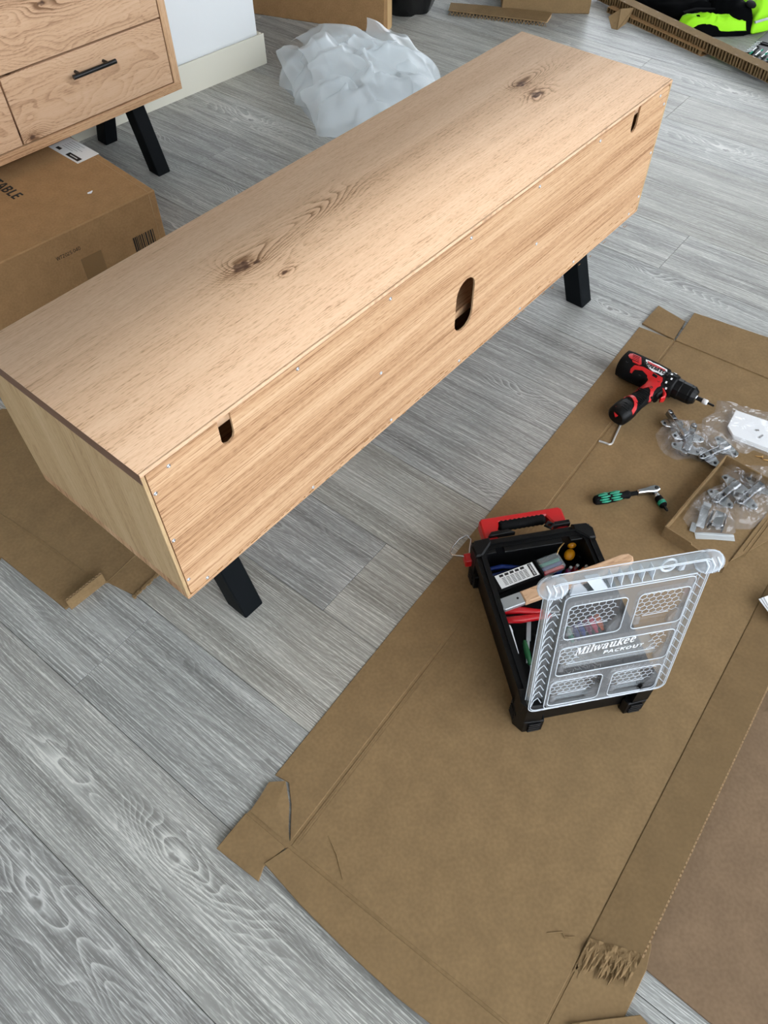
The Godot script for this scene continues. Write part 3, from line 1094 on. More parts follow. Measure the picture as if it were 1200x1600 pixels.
	tube(st, [Vector3(0.135, 0.0045, 0.395), Vector3(0.150, 0.0052, 0.414), Vector3(0.146, 0.0054, 0.420), Vector3(0.156, 0.0048, 0.432)], [0.0008, 0.0014, 0.0016, 0.0006], 6)
	obj("scuff", st, M.kraft, t)
	st = S()
	tube(st, [Vector3(0.05, 0.0045, 0.04), Vector3(0.035, 0.0055, 0.07), Vector3(0.012, 0.0052, 0.10)], [0.0006, 0.0010, 0.0005], 6)
	obj("scuff", st, M.kraft, t)
	# score lines pressed into the liner beside the creases
	st = S()
	for k in 2:
		tube(st, [Vector3(0.01, 0.0043, 0.0065 + 0.004 * k), Vector3(1.51, 0.0043, 0.0065 + 0.004 * k)], [0.0006], 6)
	tube(st, [Vector3(-0.036, 0.0062, 0.1), Vector3(-0.034, 0.0064, 0.25), Vector3(-0.022, 0.0062, 0.40)], [0.0007], 6)
	obj("score_line", st, M.kraft, t)

	# second sheet on the floor, partly under the first
	st = S()
	prism(st, xz([0.073, 0.842, 0.073, 0.94, 0.074, 1.5, 1.5, 1.42, 1.5, 0.77, 0.9, 0.80]), 0.0, 0.004, LIE, 0.0008)
	var second := thing("cardboard_sheet", "plain rosy brown cardboard sheet lying partly under the side flap of the unfolded carton", "cardboard")
	obj("panel", st, M.kraft_rose, second)
	st = S()
	var curl := []
	for i in 6:
		var row := []
		for j in 4:
			var ang := i * 0.3
			row.append(Vector3(0.565 + 0.026 * j / 3.0 + 0.004 * i, 0.0045 + 0.012 * (1.0 - cos(ang)) * 0.6, 0.828 + 0.013 * sin(ang) + 0.002 * j))
		curl.append(row)
	grid(st, curl)
	obj("lifted_cut", st, M.kraft_rose, second)
	st = S()
	prism(st, xz([-0.10, 0.83, -0.052, 0.818, 0.016, 0.884, 0.01, 0.92, -0.05, 0.96]), 0.0052, 0.0098, LIE, 0.0008)
	prism(st, xz([-0.10, 0.83, -0.056, 0.815, -0.048, 0.824, -0.09, 0.845]), 0.0098, 0.0125, LIE, 0.0006)
	tag(obj("cardboard_scrap", st, M.kraft), "small cardboard scrap lying on the torn corner flap of the unfolded carton", "cardboard")
	# folded white leaflet at the edge of the picture
	st = S()
	for k in 3:
		prism(st, xz([0.765 + 0.004 * k, 0.722 + 0.003 * k, 0.90, 0.80, 0.82, 0.90, 0.735 + 0.003 * k, 0.762, 0.750 + 0.003 * k, 0.748]), 0.0225 + 0.0018 * k, 0.0235 + 0.0018 * k, LIE)
	tag(obj("leaflet", st, M.white_paper), "folded white paper leaflet lying on the side flap of the unfolded carton", "leaflet")

func make_cardboard_under_stand() -> void:
	var t := thing("flattened_box", "flattened brown box lying under the end of the low stand, one edge flap standing up", "cardboard")
	var st := S()
	prism(st, xz([-0.66, -0.50, -0.124, -0.510, -0.112, -0.305, -0.030, -0.300, -0.020, -0.292, -0.004, -0.224, 0.060, -0.230, 0.30, -0.28, 0.30, -0.60, 0.122, -0.882, -0.45, -0.90]), 0.0, 0.005, LIE, 0.0008)
	prism(st, xz([-0.66, -0.50, -0.124, -0.510, -0.30, -0.40]), 0.0, 0.004, LIE)
	obj("panel", st, M.kraft, t)
	st = S()
	var fx := Transform3D(Basis(Vector3.UP, deg_to_rad(-0.5)), Vector3(-0.105, 0, -0.296))
	bb(st, Vector3(0.0, 0.0, -0.0009), Vector3(0.084, 0.032, -0.0001), 0.0, fx)
	bb(st, Vector3(0.0, 0.0, -0.0058), Vector3(0.084, 0.032, -0.005), 0.0, fx)
	obj("standing_flap", st, M.kraft, t)
	st = S()
	bb(st, Vector3(0.001, 0.0, -0.005), Vector3(0.083, 0.018, -0.0009), 0.0, fx)
	obj("flap_core", st, M.kraft_edge, t)
	st = S()
	flutes(st, fx * Vector3(0.0, 0.0295, -0.0009), fx * Vector3(0.084, 0.0295, -0.0009), fx.basis * Vector3(0, 0, -0.0041), Vector3(0, 0.0025, 0), 0.0075, 0.0009)
	stuff(obj("flute_edge", st, M.kraft_edge, t))
	st = S()
	tube(st, [Vector3(-0.062, 0.0052, -0.62), Vector3(-0.045, 0.0055, -0.48), Vector3(-0.034, 0.005, -0.335)], [0.0010], 6)
	tube(st, [Vector3(-0.068, 0.0048, -0.62), Vector3(-0.050, 0.0048, -0.48), Vector3(-0.038, 0.0046, -0.335)], [0.0008], 6)
	obj("crease", st, M.kraft, t)
	st = S()
	tube(st, [Vector3(-0.018, 0.005, -0.292), Vector3(0.06, 0.005, -0.30), Vector3(0.2, 0.005, -0.31)], [0.0009], 6)
	obj("crease", st, M.kraft, t)
	st = S()
	tube(st, [Vector3(-0.08, 0.005, -0.735), Vector3(0.08, 0.005, -0.745)], [0.0009], 6)
	obj("crease", st, M.kraft, t)
	st = S()
	var rng := RandomNumberGenerator.new()
	rng.seed = 31
	for k in 22:
		var f := k / 21.0
		var p := Vector3(-0.008 + 0.066 * f, 0.006 + 0.002 * rng.randf(), -0.221 - 0.006 * f)
		bx(st, p, Vector3(0.004, 0.0035, 0.006) * rng.randf_range(0.6, 1.4), 0.0004, Transform3D(Basis(Vector3(rng.randf(), rng.randf(), rng.randf()).normalized(), rng.randf() * 0.8), Vector3.ZERO) if false else Transform3D.IDENTITY)
	stuff(obj("torn_edge", st, M.kraft, t))

# ------------------------------------------------------------------ far side of the room
func make_far_things() -> void:
	# standing flat carton behind the partition
	var dir := Vector3(2.365 - 2.165, 0, -1.52 + 2.10).normalized()
	var ang := atan2(dir.z, dir.x)
	var t := thing("standing_carton", "tall flat brown carton standing on edge behind the milky film, taped along one side", "box", Vector3(2.335, 0, -1.555), -ang)
	var st := S()
	bb(st, Vector3(-1.15, 0, -0.085), Vector3(0.0, 1.1, 0.0), 0.003)
	obj("body", st, M.kraft_box, t)
	st = S()
	bb(st, Vector3(0.0, 0.0, -0.075), Vector3(0.0006, 1.1, -0.03), 0.0)
	obj("tape", st, M.clear_tape, t)
	# black bin bag
	st = S()
	var rows := []
	var nz := noise(44, 3.0, 3)
	for i in 15:
		var f := i / 14.0
		var row := []
		for k in 28:
			var b := TAU * k / 28.0
			var r := 0.14 * (0.62 + 0.5 * sin(PI * minf(f * 1.2 + 0.12, 1.0))) * (1.0 if f < 0.9 else 0.5)
			var p := Vector3(cos(b) * r, 0.0 + 0.62 * f, sin(b) * r)
			var c := absf(nz.get_noise_3d(p.x * 2.2, p.y * 1.1, p.z * 2.2)) * 0.12
			row.append(p * Vector3(1.0 - c * 3, 1, 1.0 - c * 3) + Vector3(2.60, 0.002, -1.66))
		rows.append(row)
	grid(st, rows, 1, true)
	tag(obj("bin_bag", st, M.bin_bag), "glossy black plastic bag standing behind the tall flat carton", "bag")
	# corrugated strip and small carton
	var s := thing("cardboard_strip", "narrow cardboard strip with a zigzag cut edge lying in front of the small far carton", "cardboard")
	st = S()
	prism(st, xz([2.652, -1.474, 2.722, -1.515, 2.790, -1.385, 2.905, -1.125, 2.812, -1.094, 2.744, -1.250]), 0.015, 0.018, LIE, 0.0006)
	obj("liner", st, M.kraft, s)
	st = S()
	prism(st, xz([2.690, -1.485, 2.722, -1.511, 2.790, -1.382, 2.900, -1.125, 2.845, -1.108, 2.778, -1.262]), 0.0, 0.0147, LIE)
	obj("core", st, M.kraft_edge, s)
	st = S()
	flutes(st, Vector3(2.652, 0.0, -1.474), Vector3(2.744, 0.0, -1.250), Vector3(0, 0.015, 0), Vector3(-0.003, 0, 0.002), 0.014, 0.0030)
	flutes(st, Vector3(2.744, 0.0, -1.250), Vector3(2.812, 0.0, -1.094), Vector3(0, 0.015, 0), Vector3(-0.003, 0, 0.002), 0.014, 0.0030)
	stuff(obj("flute_edge", st, M.kraft, s))
	st = S()
	var fb := Transform3D(Basis(Vector3.UP, -atan2(0.296, 0.217)), Vector3(2.812, 0, -1.316))
	bb(st, Vector3(0, 0, -0.28), Vector3(0.367, 0.26, 0.0), 0.003, fb)
	tag(obj("small_carton", st, M.kraft), "plain brown carton standing at the far end of the floor above the corrugated strip", "box")
	# honeycomb bars
	var d := (Vector3(2.874, 0, -0.174) - Vector3(3.143, 0, -1.03)).normalized()
	var bar := thing("honeycomb_bar", "long brown honeycomb cardboard bar with ribbed side lying before the jacket", "cardboard", Vector3(3.165, 0.0, -1.10), -atan2(d.z, d.x))
	honeycomb(bar, 1.45, 0.052, 0.012, 0.048, M.kraft)
	var low := thing("honeycomb_offcut", "lower crushed honeycomb offcut tucked under the long honeycomb bar", "cardboard", Vector3(3.095, 0.0, -0.975), -atan2(d.z, d.x) + 0.03)
	honeycomb(low, 0.52, 0.05, 0.0, 0.02, M.kraft_box)
	st = S()
	var p0 := Vector3(2.966, 0.0, -0.852)
	quad(st, p0, Vector3(3.03, 0.005, -0.850), Vector3(3.085, 0.045, -0.855), Vector3(3.03, 0.05, -0.885))
	quad(st, p0, Vector3(2.962, 0.002, -0.875), Vector3(2.99, 0.028, -0.912), Vector3(3.03, 0.05, -0.885))
	st.index()
	tag(obj("folded_scrap", thick(st, 0.003), M.kraft), "small folded cardboard scrap leaning against the honeycomb bar", "cardboard")
	make_jacket()
	make_bit_case()

# gives a sheet of triangles a thickness along its normals
func thick(st: SurfaceTool, w: float) -> SurfaceTool:
	var arr := st.commit_to_arrays()
	var ps: PackedVector3Array = arr[Mesh.ARRAY_VERTEX]
	var idx: PackedInt32Array = arr[Mesh.ARRAY_INDEX] if arr[Mesh.ARRAY_INDEX] != null else PackedInt32Array(range(ps.size()))
	var out := S()
	for i in range(0, idx.size(), 3):
		var a := ps[idx[i]]
		var b := ps[idx[i + 2]]
		var c := ps[idx[i + 1]]
		var n := (b - a).cross(c - a).normalized() * w
		tri(out, a + n, b + n, c + n)
		tri(out, a, c, b)
		for e in [[a, b], [b, c], [c, a]]:
			quad(out, e[0], e[1], e[1] + n, e[0] + n)
	return out

func honeycomb(t: Node, len: float, w: float, y0: float, y1: float, mat: Material) -> void:
	# local x runs along the bar, z across; z = 0 is the ribbed side seen by the camera
	var st := S()
	bb(st, Vector3(0, y1 - 0.002, -w), Vector3(len, y1, 0.001), 0.0005)
	obj("top_liner", st, mat, t)
	st = S()
	bb(st, Vector3(0, y0, -w), Vector3(len, y0 + 0.002, 0.001), 0.0005)
	obj("bottom_liner", st, mat, t)
	st = S()
	bb(st, Vector3(0.002, y0 + 0.002, -w), Vector3(len - 0.002, y1 - 0.002, -0.032))
	obj("core", st, M.kraft_edge, t)
	st = S()
	var rng := RandomNumberGenerator.new()
	rng.seed = int(len * 1000)
	var x := 0.002
	while x < len - 0.006:
		bx(st, Vector3(x + 0.002, (y0 + y1) / 2.0, -0.006), Vector3(0.0058, y1 - y0 - 0.004, 0.013 + 0.004 * rng.randf()), 0.0, Transform3D.IDENTITY)
		x += rng.randf_range(0.0125, 0.0165)
	stuff(obj("rib", st, M.kraft, t))
	st = S()
	x = 0.04
	while x < len - 0.03:
		tube(st, [Vector3(x, y1 - 0.0002, -w * 0.88), Vector3(x + 0.011, y1 - 0.0002, -w * 0.9)], [Vector2(0.003, 0.0006)], 6)
		tube(st, [Vector3(x + 0.05, y1 - 0.0002, -w * 0.12), Vector3(x + 0.060, y1 - 0.0002, -w * 0.14)], [Vector2(0.0026, 0.0006)], 6)
		x += 0.10
	stuff(obj("dent", st, M.brown_tape, t))

# closed cushion over an outline on the floor; crumple folds its upper side
func pillow(outline: Array, y0: float, hgt: float, sd: int, crumple: float, freq: float, rings := 14, n := 56, power := 0.5, shade := 0) -> SurfaceTool:
	var poly := []
	for i in range(0, outline.size(), 2):
		poly.append(Vector2(outline[i], outline[i + 1]))
	var c := Vector2.ZERO
	for p in poly:
		c += p
	c /= poly.size()
	var per := 0.0
	for i in poly.size():
		per += poly[i].distance_to(poly[(i + 1) % poly.size()])
	var edge := []
	for k in n:
		var want := per * k / n
		for i in poly.size():
			var l: float = poly[i].distance_to(poly[(i + 1) % poly.size()])
			if want <= l:
				edge.append(poly[i].lerp(poly[(i + 1) % poly.size()], want / l))
				break
			want -= l
	var nz := noise(sd, freq, 2)
	var nw := noise(sd + 7, freq * 2.3, 2)
	var st := S()
	var rows := []
	for i in rings + 1:
		var f := 1.0 - float(i) / rings
		f = pow(f, 0.8)
		var row := []
		for k in edge.size():
			var q: Vector2 = c.lerp(edge[k], f)
			var rid := (0.5 - absf(nz.get_noise_2d(q.x, q.y))) + 0.4 * (0.5 - absf(nw.get_noise_2d(q.x + 3.0, q.y)))
			var body := pow(maxf(0.0, 1.0 - f * f), power)
			var y := y0 + hgt * body * (1.0 + crumple * (rid - 0.35) * 1.6) + crumple * hgt * 0.25 * rid * (1.0 - body)
			var sl := nw.get_noise_2d(q.x * 1.3 + 9.0, q.y * 1.3) * crumple * hgt * 0.35
			row.append(Vector3(q.x + sl, maxf(y, y0), q.y + sl * 0.6))
		rows.append(row)
	grid(st, rows, shade if shade != 0 else (FLAT if crumple > 0.45 else 1), true)
	var low := []
	for k in edge.size():
		low.append(Vector3(edge[k].x, y0, edge[k].y))
	var mid := []
	for k in edge.size():
		mid.append(Vector3(c.x, y0, c.y))
	grid(st, [low, mid], 2, true)
	return st

func make_jacket() -> void:
	var t := thing("work_jacket", "crumpled black and lime safety jacket with grey piping lying beyond the honeycomb bar", "jacket")
	obj("body", pillow([3.17, -0.99, 3.175, -0.86, 3.14, -0.68, 3.105, -0.59, 3.13, -0.53, 3.22, -0.43, 3.30, -0.40, 3.5, -0.40, 3.8, -0.5, 3.9, -0.9, 3.5, -1.15], 0.004, 0.085, 501, 0.35, 4.0, 18, 80, 0.42), M.jacket_cloth, t)
	obj("lime_panel", pillow([3.345, -0.53, 3.290, -0.455, 3.255, -0.405, 3.32, -0.375, 3.42, -0.37, 3.6, -0.36, 3.75, -0.5, 3.55, -0.66, 3.44, -0.64], 0.006, 0.095, 511, 0.3, 5.0, 14, 64, 0.4), M.jacket_lime, t)
	obj("lime_hem", pillow([3.108, -0.665, 3.096, -0.632, 3.13, -0.560, 3.18, -0.480, 3.235, -0.425, 3.248, -0.435, 3.23, -0.49, 3.19, -0.560, 3.158, -0.628, 3.135, -0.672], 0.02, 0.048, 521, 0.3, 9.0, 8, 64, 0.35), M.jacket_lime, t)
	var st := S()
	bx(st, Vector3(3.150, 0.074, -0.620), Vector3(0.06, 0.003, 0.014), 0.001, Transform3D.IDENTITY)
	var st2 := S()
	tube(st2, [Vector3(3.118, 0.066, -0.655), Vector3(3.150, 0.078, -0.618), Vector3(3.190, 0.080, -0.560)], [Vector2(0.012, 0.0015)], 8)
	obj("reflective_strip", st2, M.jacket_cloth, t)
	obj("sleeve", pillow([3.255, -0.70, 3.21, -0.60, 3.195, -0.52, 3.215, -0.452, 3.255, -0.42, 3.30, -0.44, 3.335, -0.50, 3.40, -0.62, 3.42, -0.78, 3.33, -0.80], 0.02, 0.105, 531, 0.22, 5.0, 14, 60, 0.45), M.jacket_cloth, t)
	st = S()
	for k in 6:
		var z := -0.735 + k * 0.018
		tube(st, [Vector3(3.315 - k * 0.003, 0.1245, z - 0.01), Vector3(3.345 - k * 0.003, 0.1295, z), Vector3(3.375 - k * 0.003, 0.1265, z + 0.010)], [0.006], 8)
	obj("ribbing", st, M.jacket_cloth, t)
	st = S()
	tube(st, [Vector3(3.40, 0.128, -0.68), Vector3(3.365, 0.133, -0.61), Vector3(3.325, 0.131, -0.545)], [0.003, 0.0065, 0.005], 8)
	obj("piping", st, M.white_plastic, t)
	st = S()
	tube(st, [Vector3(3.305, 0.128, -0.745), Vector3(3.285, 0.131, -0.715), Vector3(3.272, 0.126, -0.69)], [0.004, 0.008, 0.004], 8)
	obj("piping", st, M.white_plastic, t)
	st = S()
	tube(st, [Vector3(3.250, 0.05, -0.408), Vector3(3.30, 0.062, -0.368), Vector3(3.38, 0.07, -0.352), Vector3(3.50, 0.075, -0.36)], [Vector2(0.007, 0.004)], 8)
	obj("reflective_edge", st, M.reflective, t)
	st = S()
	lathe(st, [Vector2(0.0, 0.006), Vector2(0.017, 0.006), Vector2(0.021, 0.003), Vector2(0.021, 0.0)], 20, Transform3D(Basis(Vector3(1, 0, 0.5).normalized(), 0.35), Vector3(3.268, 0.098, -0.452)))
	obj("badge", st, M.dark_rubber, t)

func make_bit_case() -> void:
	var dx := Vector3(0.87, 0, -0.04).normalized()
	var t := thing("bit_case", "open black bit case with rows of small silver and green bits behind the honeycomb bar", "case", Vector3(3.028, 0.0, -0.330), 0.04)
	var st := S()
	bb(st, Vector3(-0.015, 0, -0.02), Vector3(0.12, 0.02, 0.24), 0.004)
	obj("tray", st, M.black_plastic, t)
	st = S()
	bb(st, Vector3(0.122, 0, -0.02), Vector3(0.26, 0.024, 0.24), 0.005)
	bb(st, Vector3(0.135, 0.0242, -0.01), Vector3(0.25, 0.0262, 0.23), 0.002)
	obj("lid", st, M.black_plastic, t)
	var sb := S()
	var sg := S()
	for i in 7:
		var p := Vector3(0.108 - i * 0.018, 0.027, -0.010)
		tube(sb, [p, p + Vector3(0.006, 0.004, 0.020)], [0.0045, 0.0038], 6)
	for r in 3:
		for i in 9:
			var p := Vector3(-0.004 + 0.016 * r * 1.3, 0.026, 0.008 + i * 0.024)
			tube(sb if (i + r) % 3 else sg, [p, p + Vector3(0.018, 0.003, 0.004)], [0.0042, 0.0040, 0.002], 6)
	stuff(obj("bit", sb, M.bright_steel, t))
	stuff(obj("green_bit", sg, M.green_plastic, t))

func make_plastic_wrap() -> void:
	var t := thing("plastic_wrap", "crumpled heap of milky translucent plastic film between the low stand and the tall flat carton", "plastic film")
	obj("film_heap", pillow([1.735, -1.535, 1.70, -1.44, 1.655, -1.36, 1.61, -1.27, 1.57, -1.17, 1.60, -1.08, 1.75, -0.98, 1.95, -0.98, 2.10, -1.08, 2.14, -1.22, 2.10, -1.34, 2.04, -1.44, 1.96, -1.55, 1.86, -1.60], 0.003, 0.145, 601, 0.62, 2.4, 40, 150, 0.55, 1), M.milk_film, t)
	# loose lobes: sheets between two edges, bulging
	var L := [
		[Vector3(1.98, 0.11, -1.36), Vector3(2.06, 0.165, -1.40), Vector3(2.15, 0.13, -1.36), Vector3(2.20, 0.01, -1.24), Vector3(1.96, 0.06, -1.24), Vector3(2.05, 0.10, -1.24), Vector3(2.12, 0.06, -1.20), Vector3(2.15, 0.01, -1.14), 0.01],
		[Vector3(1.82, 0.07, -1.64), Vector3(1.77, 0.09, -1.60), Vector3(1.73, 0.06, -1.53), Vector3(1.68, 0.008, -1.42), Vector3(1.86, 0.09, -1.54), Vector3(1.80, 0.13, -1.50), Vector3(1.76, 0.10, -1.44), Vector3(1.71, 0.05, -1.36), 0.010],
		[Vector3(1.83, 0.12, -1.57), Vector3(1.92, 0.150, -1.53), Vector3(1.99, 0.145, -1.46), Vector3(2.06, 0.08, -1.36), Vector3(1.76, 0.14, -1.38), Vector3(1.84, 0.17, -1.36), Vector3(1.93, 0.16, -1.29), Vector3(2.0, 0.11, -1.20), 0.02],
		[Vector3(1.70, 0.13, -1.36), Vector3(1.75, 0.17, -1.34), Vector3(1.80, 0.18, -1.29), Vector3(1.84, 0.15, -1.22), Vector3(1.63, 0.05, -1.25), Vector3(1.68, 0.10, -1.22), Vector3(1.74, 0.12, -1.17), Vector3(1.80, 0.10, -1.12), 0.025],
		[Vector3(1.62, 0.08, -1.33), Vector3(1.66, 0.13, -1.29), Vector3(1.70, 0.14, -1.23), Vector3(1.73, 0.12, -1.17), Vector3(1.575, 0.005, -1.22), Vector3(1.59, 0.02, -1.17), Vector3(1.64, 0.04, -1.12), Vector3(1.69, 0.05, -1.06), 0.02],
		[Vector3(1.74, 0.15, -1.45), Vector3(1.78, 0.19, -1.42), Vector3(1.83, 0.19, -1.40), Vector3(1.88, 0.15, -1.36), Vector3(1.69, 0.10, -1.33), Vector3(1.73, 0.15, -1.32), Vector3(1.79, 0.14, -1.29), Vector3(1.84, 0.11, -1.27), 0.015],
		[Vector3(1.90, 0.15, -1.30), Vector3(1.97, 0.16, -1.26), Vector3(2.02, 0.14, -1.22), Vector3(2.07, 0.08, -1.16), Vector3(1.82, 0.08, -1.15), Vector3(1.90, 0.11, -1.12), Vector3(1.97, 0.09, -1.08), Vector3(2.02, 0.04, -1.04), 0.02],
	]
	for k in L.size():
		var q: Array = L[k]
		lobe(t, q.slice(0, 4), q.slice(4, 8), q[8], 71 + k)

func lobe(t: Node, ea: Array, eb: Array, bulge: float, sd: int) -> void:
	var nz := noise(sd, 5.0, 2)
	var st := S()
	var rows := []
	for i in 25:
		var f := i / 24.0
		var row := []
		for k in 37:
			var g := k / 36.0 * 3.0
			var s := mini(int(g), 2)
			var h := g - s
			h = h * h * (3.0 - 2.0 * h) * 0.5 + h * 0.5
			var p: Vector3 = ea[s].lerp(ea[s + 1], h).lerp(eb[s].lerp(eb[s + 1], h), f)
			p.y += bulge * sin(PI * f) + 0.040 * (0.3 - absf(nz.get_noise_3d(p.x, p.y, p.z)))
			p += Vector3(1, 0, 0.6) * nz.get_noise_3d(p.z + 5, p.x, p.y) * 0.018
			p.y = maxf(p.y, 0.004)
			row.append(p)
		rows.append(row)
	grid(st, rows, 1)
	obj("film_fold", st, M.milk_thin, t)

# ------------------------------------------------------------------ toolbox
const BOX_AT := Vector3(0.467, 0.0045, 0.239)
var box_turn := deg_to_rad(-38.9)

func box_xf() -> Transform3D:
	return Transform3D(Basis(Vector3.UP, box_turn), BOX_AT)

func make_toolbox() -> void:
	var t := thing("toolbox", "open black plastic toolbox with a red handle and a clear ribbed lid tipped upright", "toolbox", BOX_AT, box_turn)
	var W := 0.245
	var L := 0.349
	var H := 0.0955
	# tub
	var st := S()
	var ring := Transform3D(Vector3(1, 0, 0), Vector3(0, 0, -1), Vector3(0, 1, 0), Vector3.ZERO)
	holed(st, 0.004, -L + 0.006, W - 0.004, -0.004, rrect(0.024, -L + 0.020, W - 0.024, -0.024, 0.018, 5), 0.070, H, ring)
	holed(st, 0.012, -L + 0.012, W - 0.012, -0.012, rrect(0.0225, -L + 0.0215, W - 0.0225, -0.0225, 0.018, 5), 0.008, 0.070, ring)
	bb(st, Vector3(0.013, 0.006, 0.013), Vector3(W - 0.013, 0.011, L - 0.013))
	# raised seal rib round the opening
	hole_walls(st, rrect(0.016, -L + 0.014, W - 0.016, -0.016, 0.018, 5), H, H + 0.004, ring)
	holed(st, 0.013, -L + 0.011, W - 0.013, -0.013, rrect(0.0165, -L + 0.0145, W - 0.0165, -0.0165, 0.017, 5), H, H + 0.004, ring)
	# notched ledge inside the front
	bb(st, Vector3(0.026, H - 0.006, 0.023), Vector3(0.046, H - 0.002, 0.034), 0.001)
	bb(st, Vector3(0.062, H - 0.006, 0.023), Vector3(0.178, H - 0.002, 0.036), 0.001)
	bb(st, Vector3(0.194, H - 0.006, 0.023), Vector3(0.218, H - 0.002, 0.034), 0.001)
	obj("body", st, M.black_plastic, t)
	# corner posts with feet
	for c in [[0.0, 0.0], [1.0, 0.0], [0.0, 1.0], [1.0, 1.0]]:
		st = S()
		var sx: float = 1.0 if c[0] == 0.0 else -1.0
		var sz: float = 1.0 if c[1] == 0.0 else -1.0
		var base := Transform3D(Basis(Vector3(sx, 0, 0), Vector3.UP, Vector3(0, 0, sz)), Vector3(c[0] * W, 0, c[1] * L - (0.0 if c[1] == 0.0 else -0.004)))
		var post := pv([0.0, -0.020, 0.012, -0.002, 0.046, 0.0, 0.050, -0.012, 0.018, -0.050, 0.004, -0.050])
		prism(st, post, 0.0 if c[1] == 1.0 else 0.002, 0.040, base * ring, 0.002)
		var post2 := pv([0.001, -0.016, 0.010, -0.003, 0.040, -0.001, 0.040, -0.014, 0.016, -0.040, 0.003, -0.040])
		prism(st, post2, 0.040, H + 0.006, base * ring, 0.003)
		for k in 4:
			bx(st, Vector3(0.030, 0.008 + k * 0.0085, -0.001), Vector3(0.022, 0.004, 0.004), 0.0008, base)
			bx(st, Vector3(0.0015, 0.008 + k * 0.0085, 0.034), Vector3(0.004, 0.004, 0.020), 0.0008, base)
		obj("corner_foot", st, M.black_plastic, t)
	# latch lugs on the front edge
	st = S()
	tube(st, [Vector3(0.155, H + 0.003, -0.006), Vector3(0.163, H + 0.003, -0.012), Vector3(0.171, H + 0.003, -0.006), Vector3(0.163, H + 0.003, 0.001)], [0.0035], 8, Vector3.UP, true)
	prism(st, pv([0.172, 0.004, 0.176, 0.013, 0.206, 0.013, 0.206, 0.004]), H - 0.01, H + 0.002, ring, 0.001)
	obj("latch_lug", st, M.black_plastic, t)
	st = S()
	prism(st, pv([0.040, 0.004, 0.048, 0.013, 0.082, 0.013, 0.094, 0.004]), H - 0.01, H + 0.002, ring, 0.001)
	obj("latch_lug", st, M.black_plastic, t)
	# handle
	var h := sub("handle", t, Transform3D(Basis(), Vector3(0, 0.072, 0)))
	st = S()
	var red := pv([0.034, -0.002, 0.034, 0.048, 0.040, 0.054, 0.198, 0.054, 0.204, 0.048, 0.204, -0.002, 0.180, -0.002, 0.176, 0.020, 0.168, 0.038, 0.072, 0.038, 0.064, 0.020, 0.060, -0.002])
	prism(st, red, -0.010, 0.016, ring, 0.003)
	bb(st, Vector3(0.036, 0.008, -0.001), Vector3(0.060, 0.0175, 0.012), 0.002)
	obj("frame", st, M.red_plastic, h)
	st = S()
	var prof := []
	for k in 23:
		prof.append(Vector2(0.0118 if k % 2 == 0 else 0.0105, k * 0.1 / 22.0))
	prof[0].x = 0.004
	prof[22].x = 0.004
	lathe(st, prof, 20, Transform3D(Basis(Vector3(0, 1, 0), Vector3(1, 0, 0), Vector3(0, 0, -1)), Vector3(0.068, 0.006, -0.036)))
	obj("grip", st, M.dark_rubber, h)
	make_lid(t)
	# tab and ring on the side
	st = S()
	bb(st, Vector3(-0.010, 0.045, 0.006), Vector3(0.004, 0.066, 0.026), 0.002)
	obj("side_tab", st, M.red_plastic, t)
	st = S()
	var cr := [Vector3(0.000, 0.058, 0.014), Vector3(-0.012, 0.060, 0.008), Vector3(-0.030, 0.056, -0.001), Vector3(-0.033, 0.055, -0.008), Vector3(-0.024, 0.058, -0.020), Vector3(-0.008, 0.062, -0.032), Vector3(0.008, 0.064, -0.036), Vector3(0.014, 0.062, -0.026), Vector3(0.006, 0.060, -0.006)]
	tube(st, cr, [0.0019], 8, Vector3.UP, true)
	var o := obj("carabiner", st, M.bright_steel)
	o.transform = box_xf()
	tag(o, "thin silver carabiner ring hooked to the red side tab of the black toolbox", "carabiner")

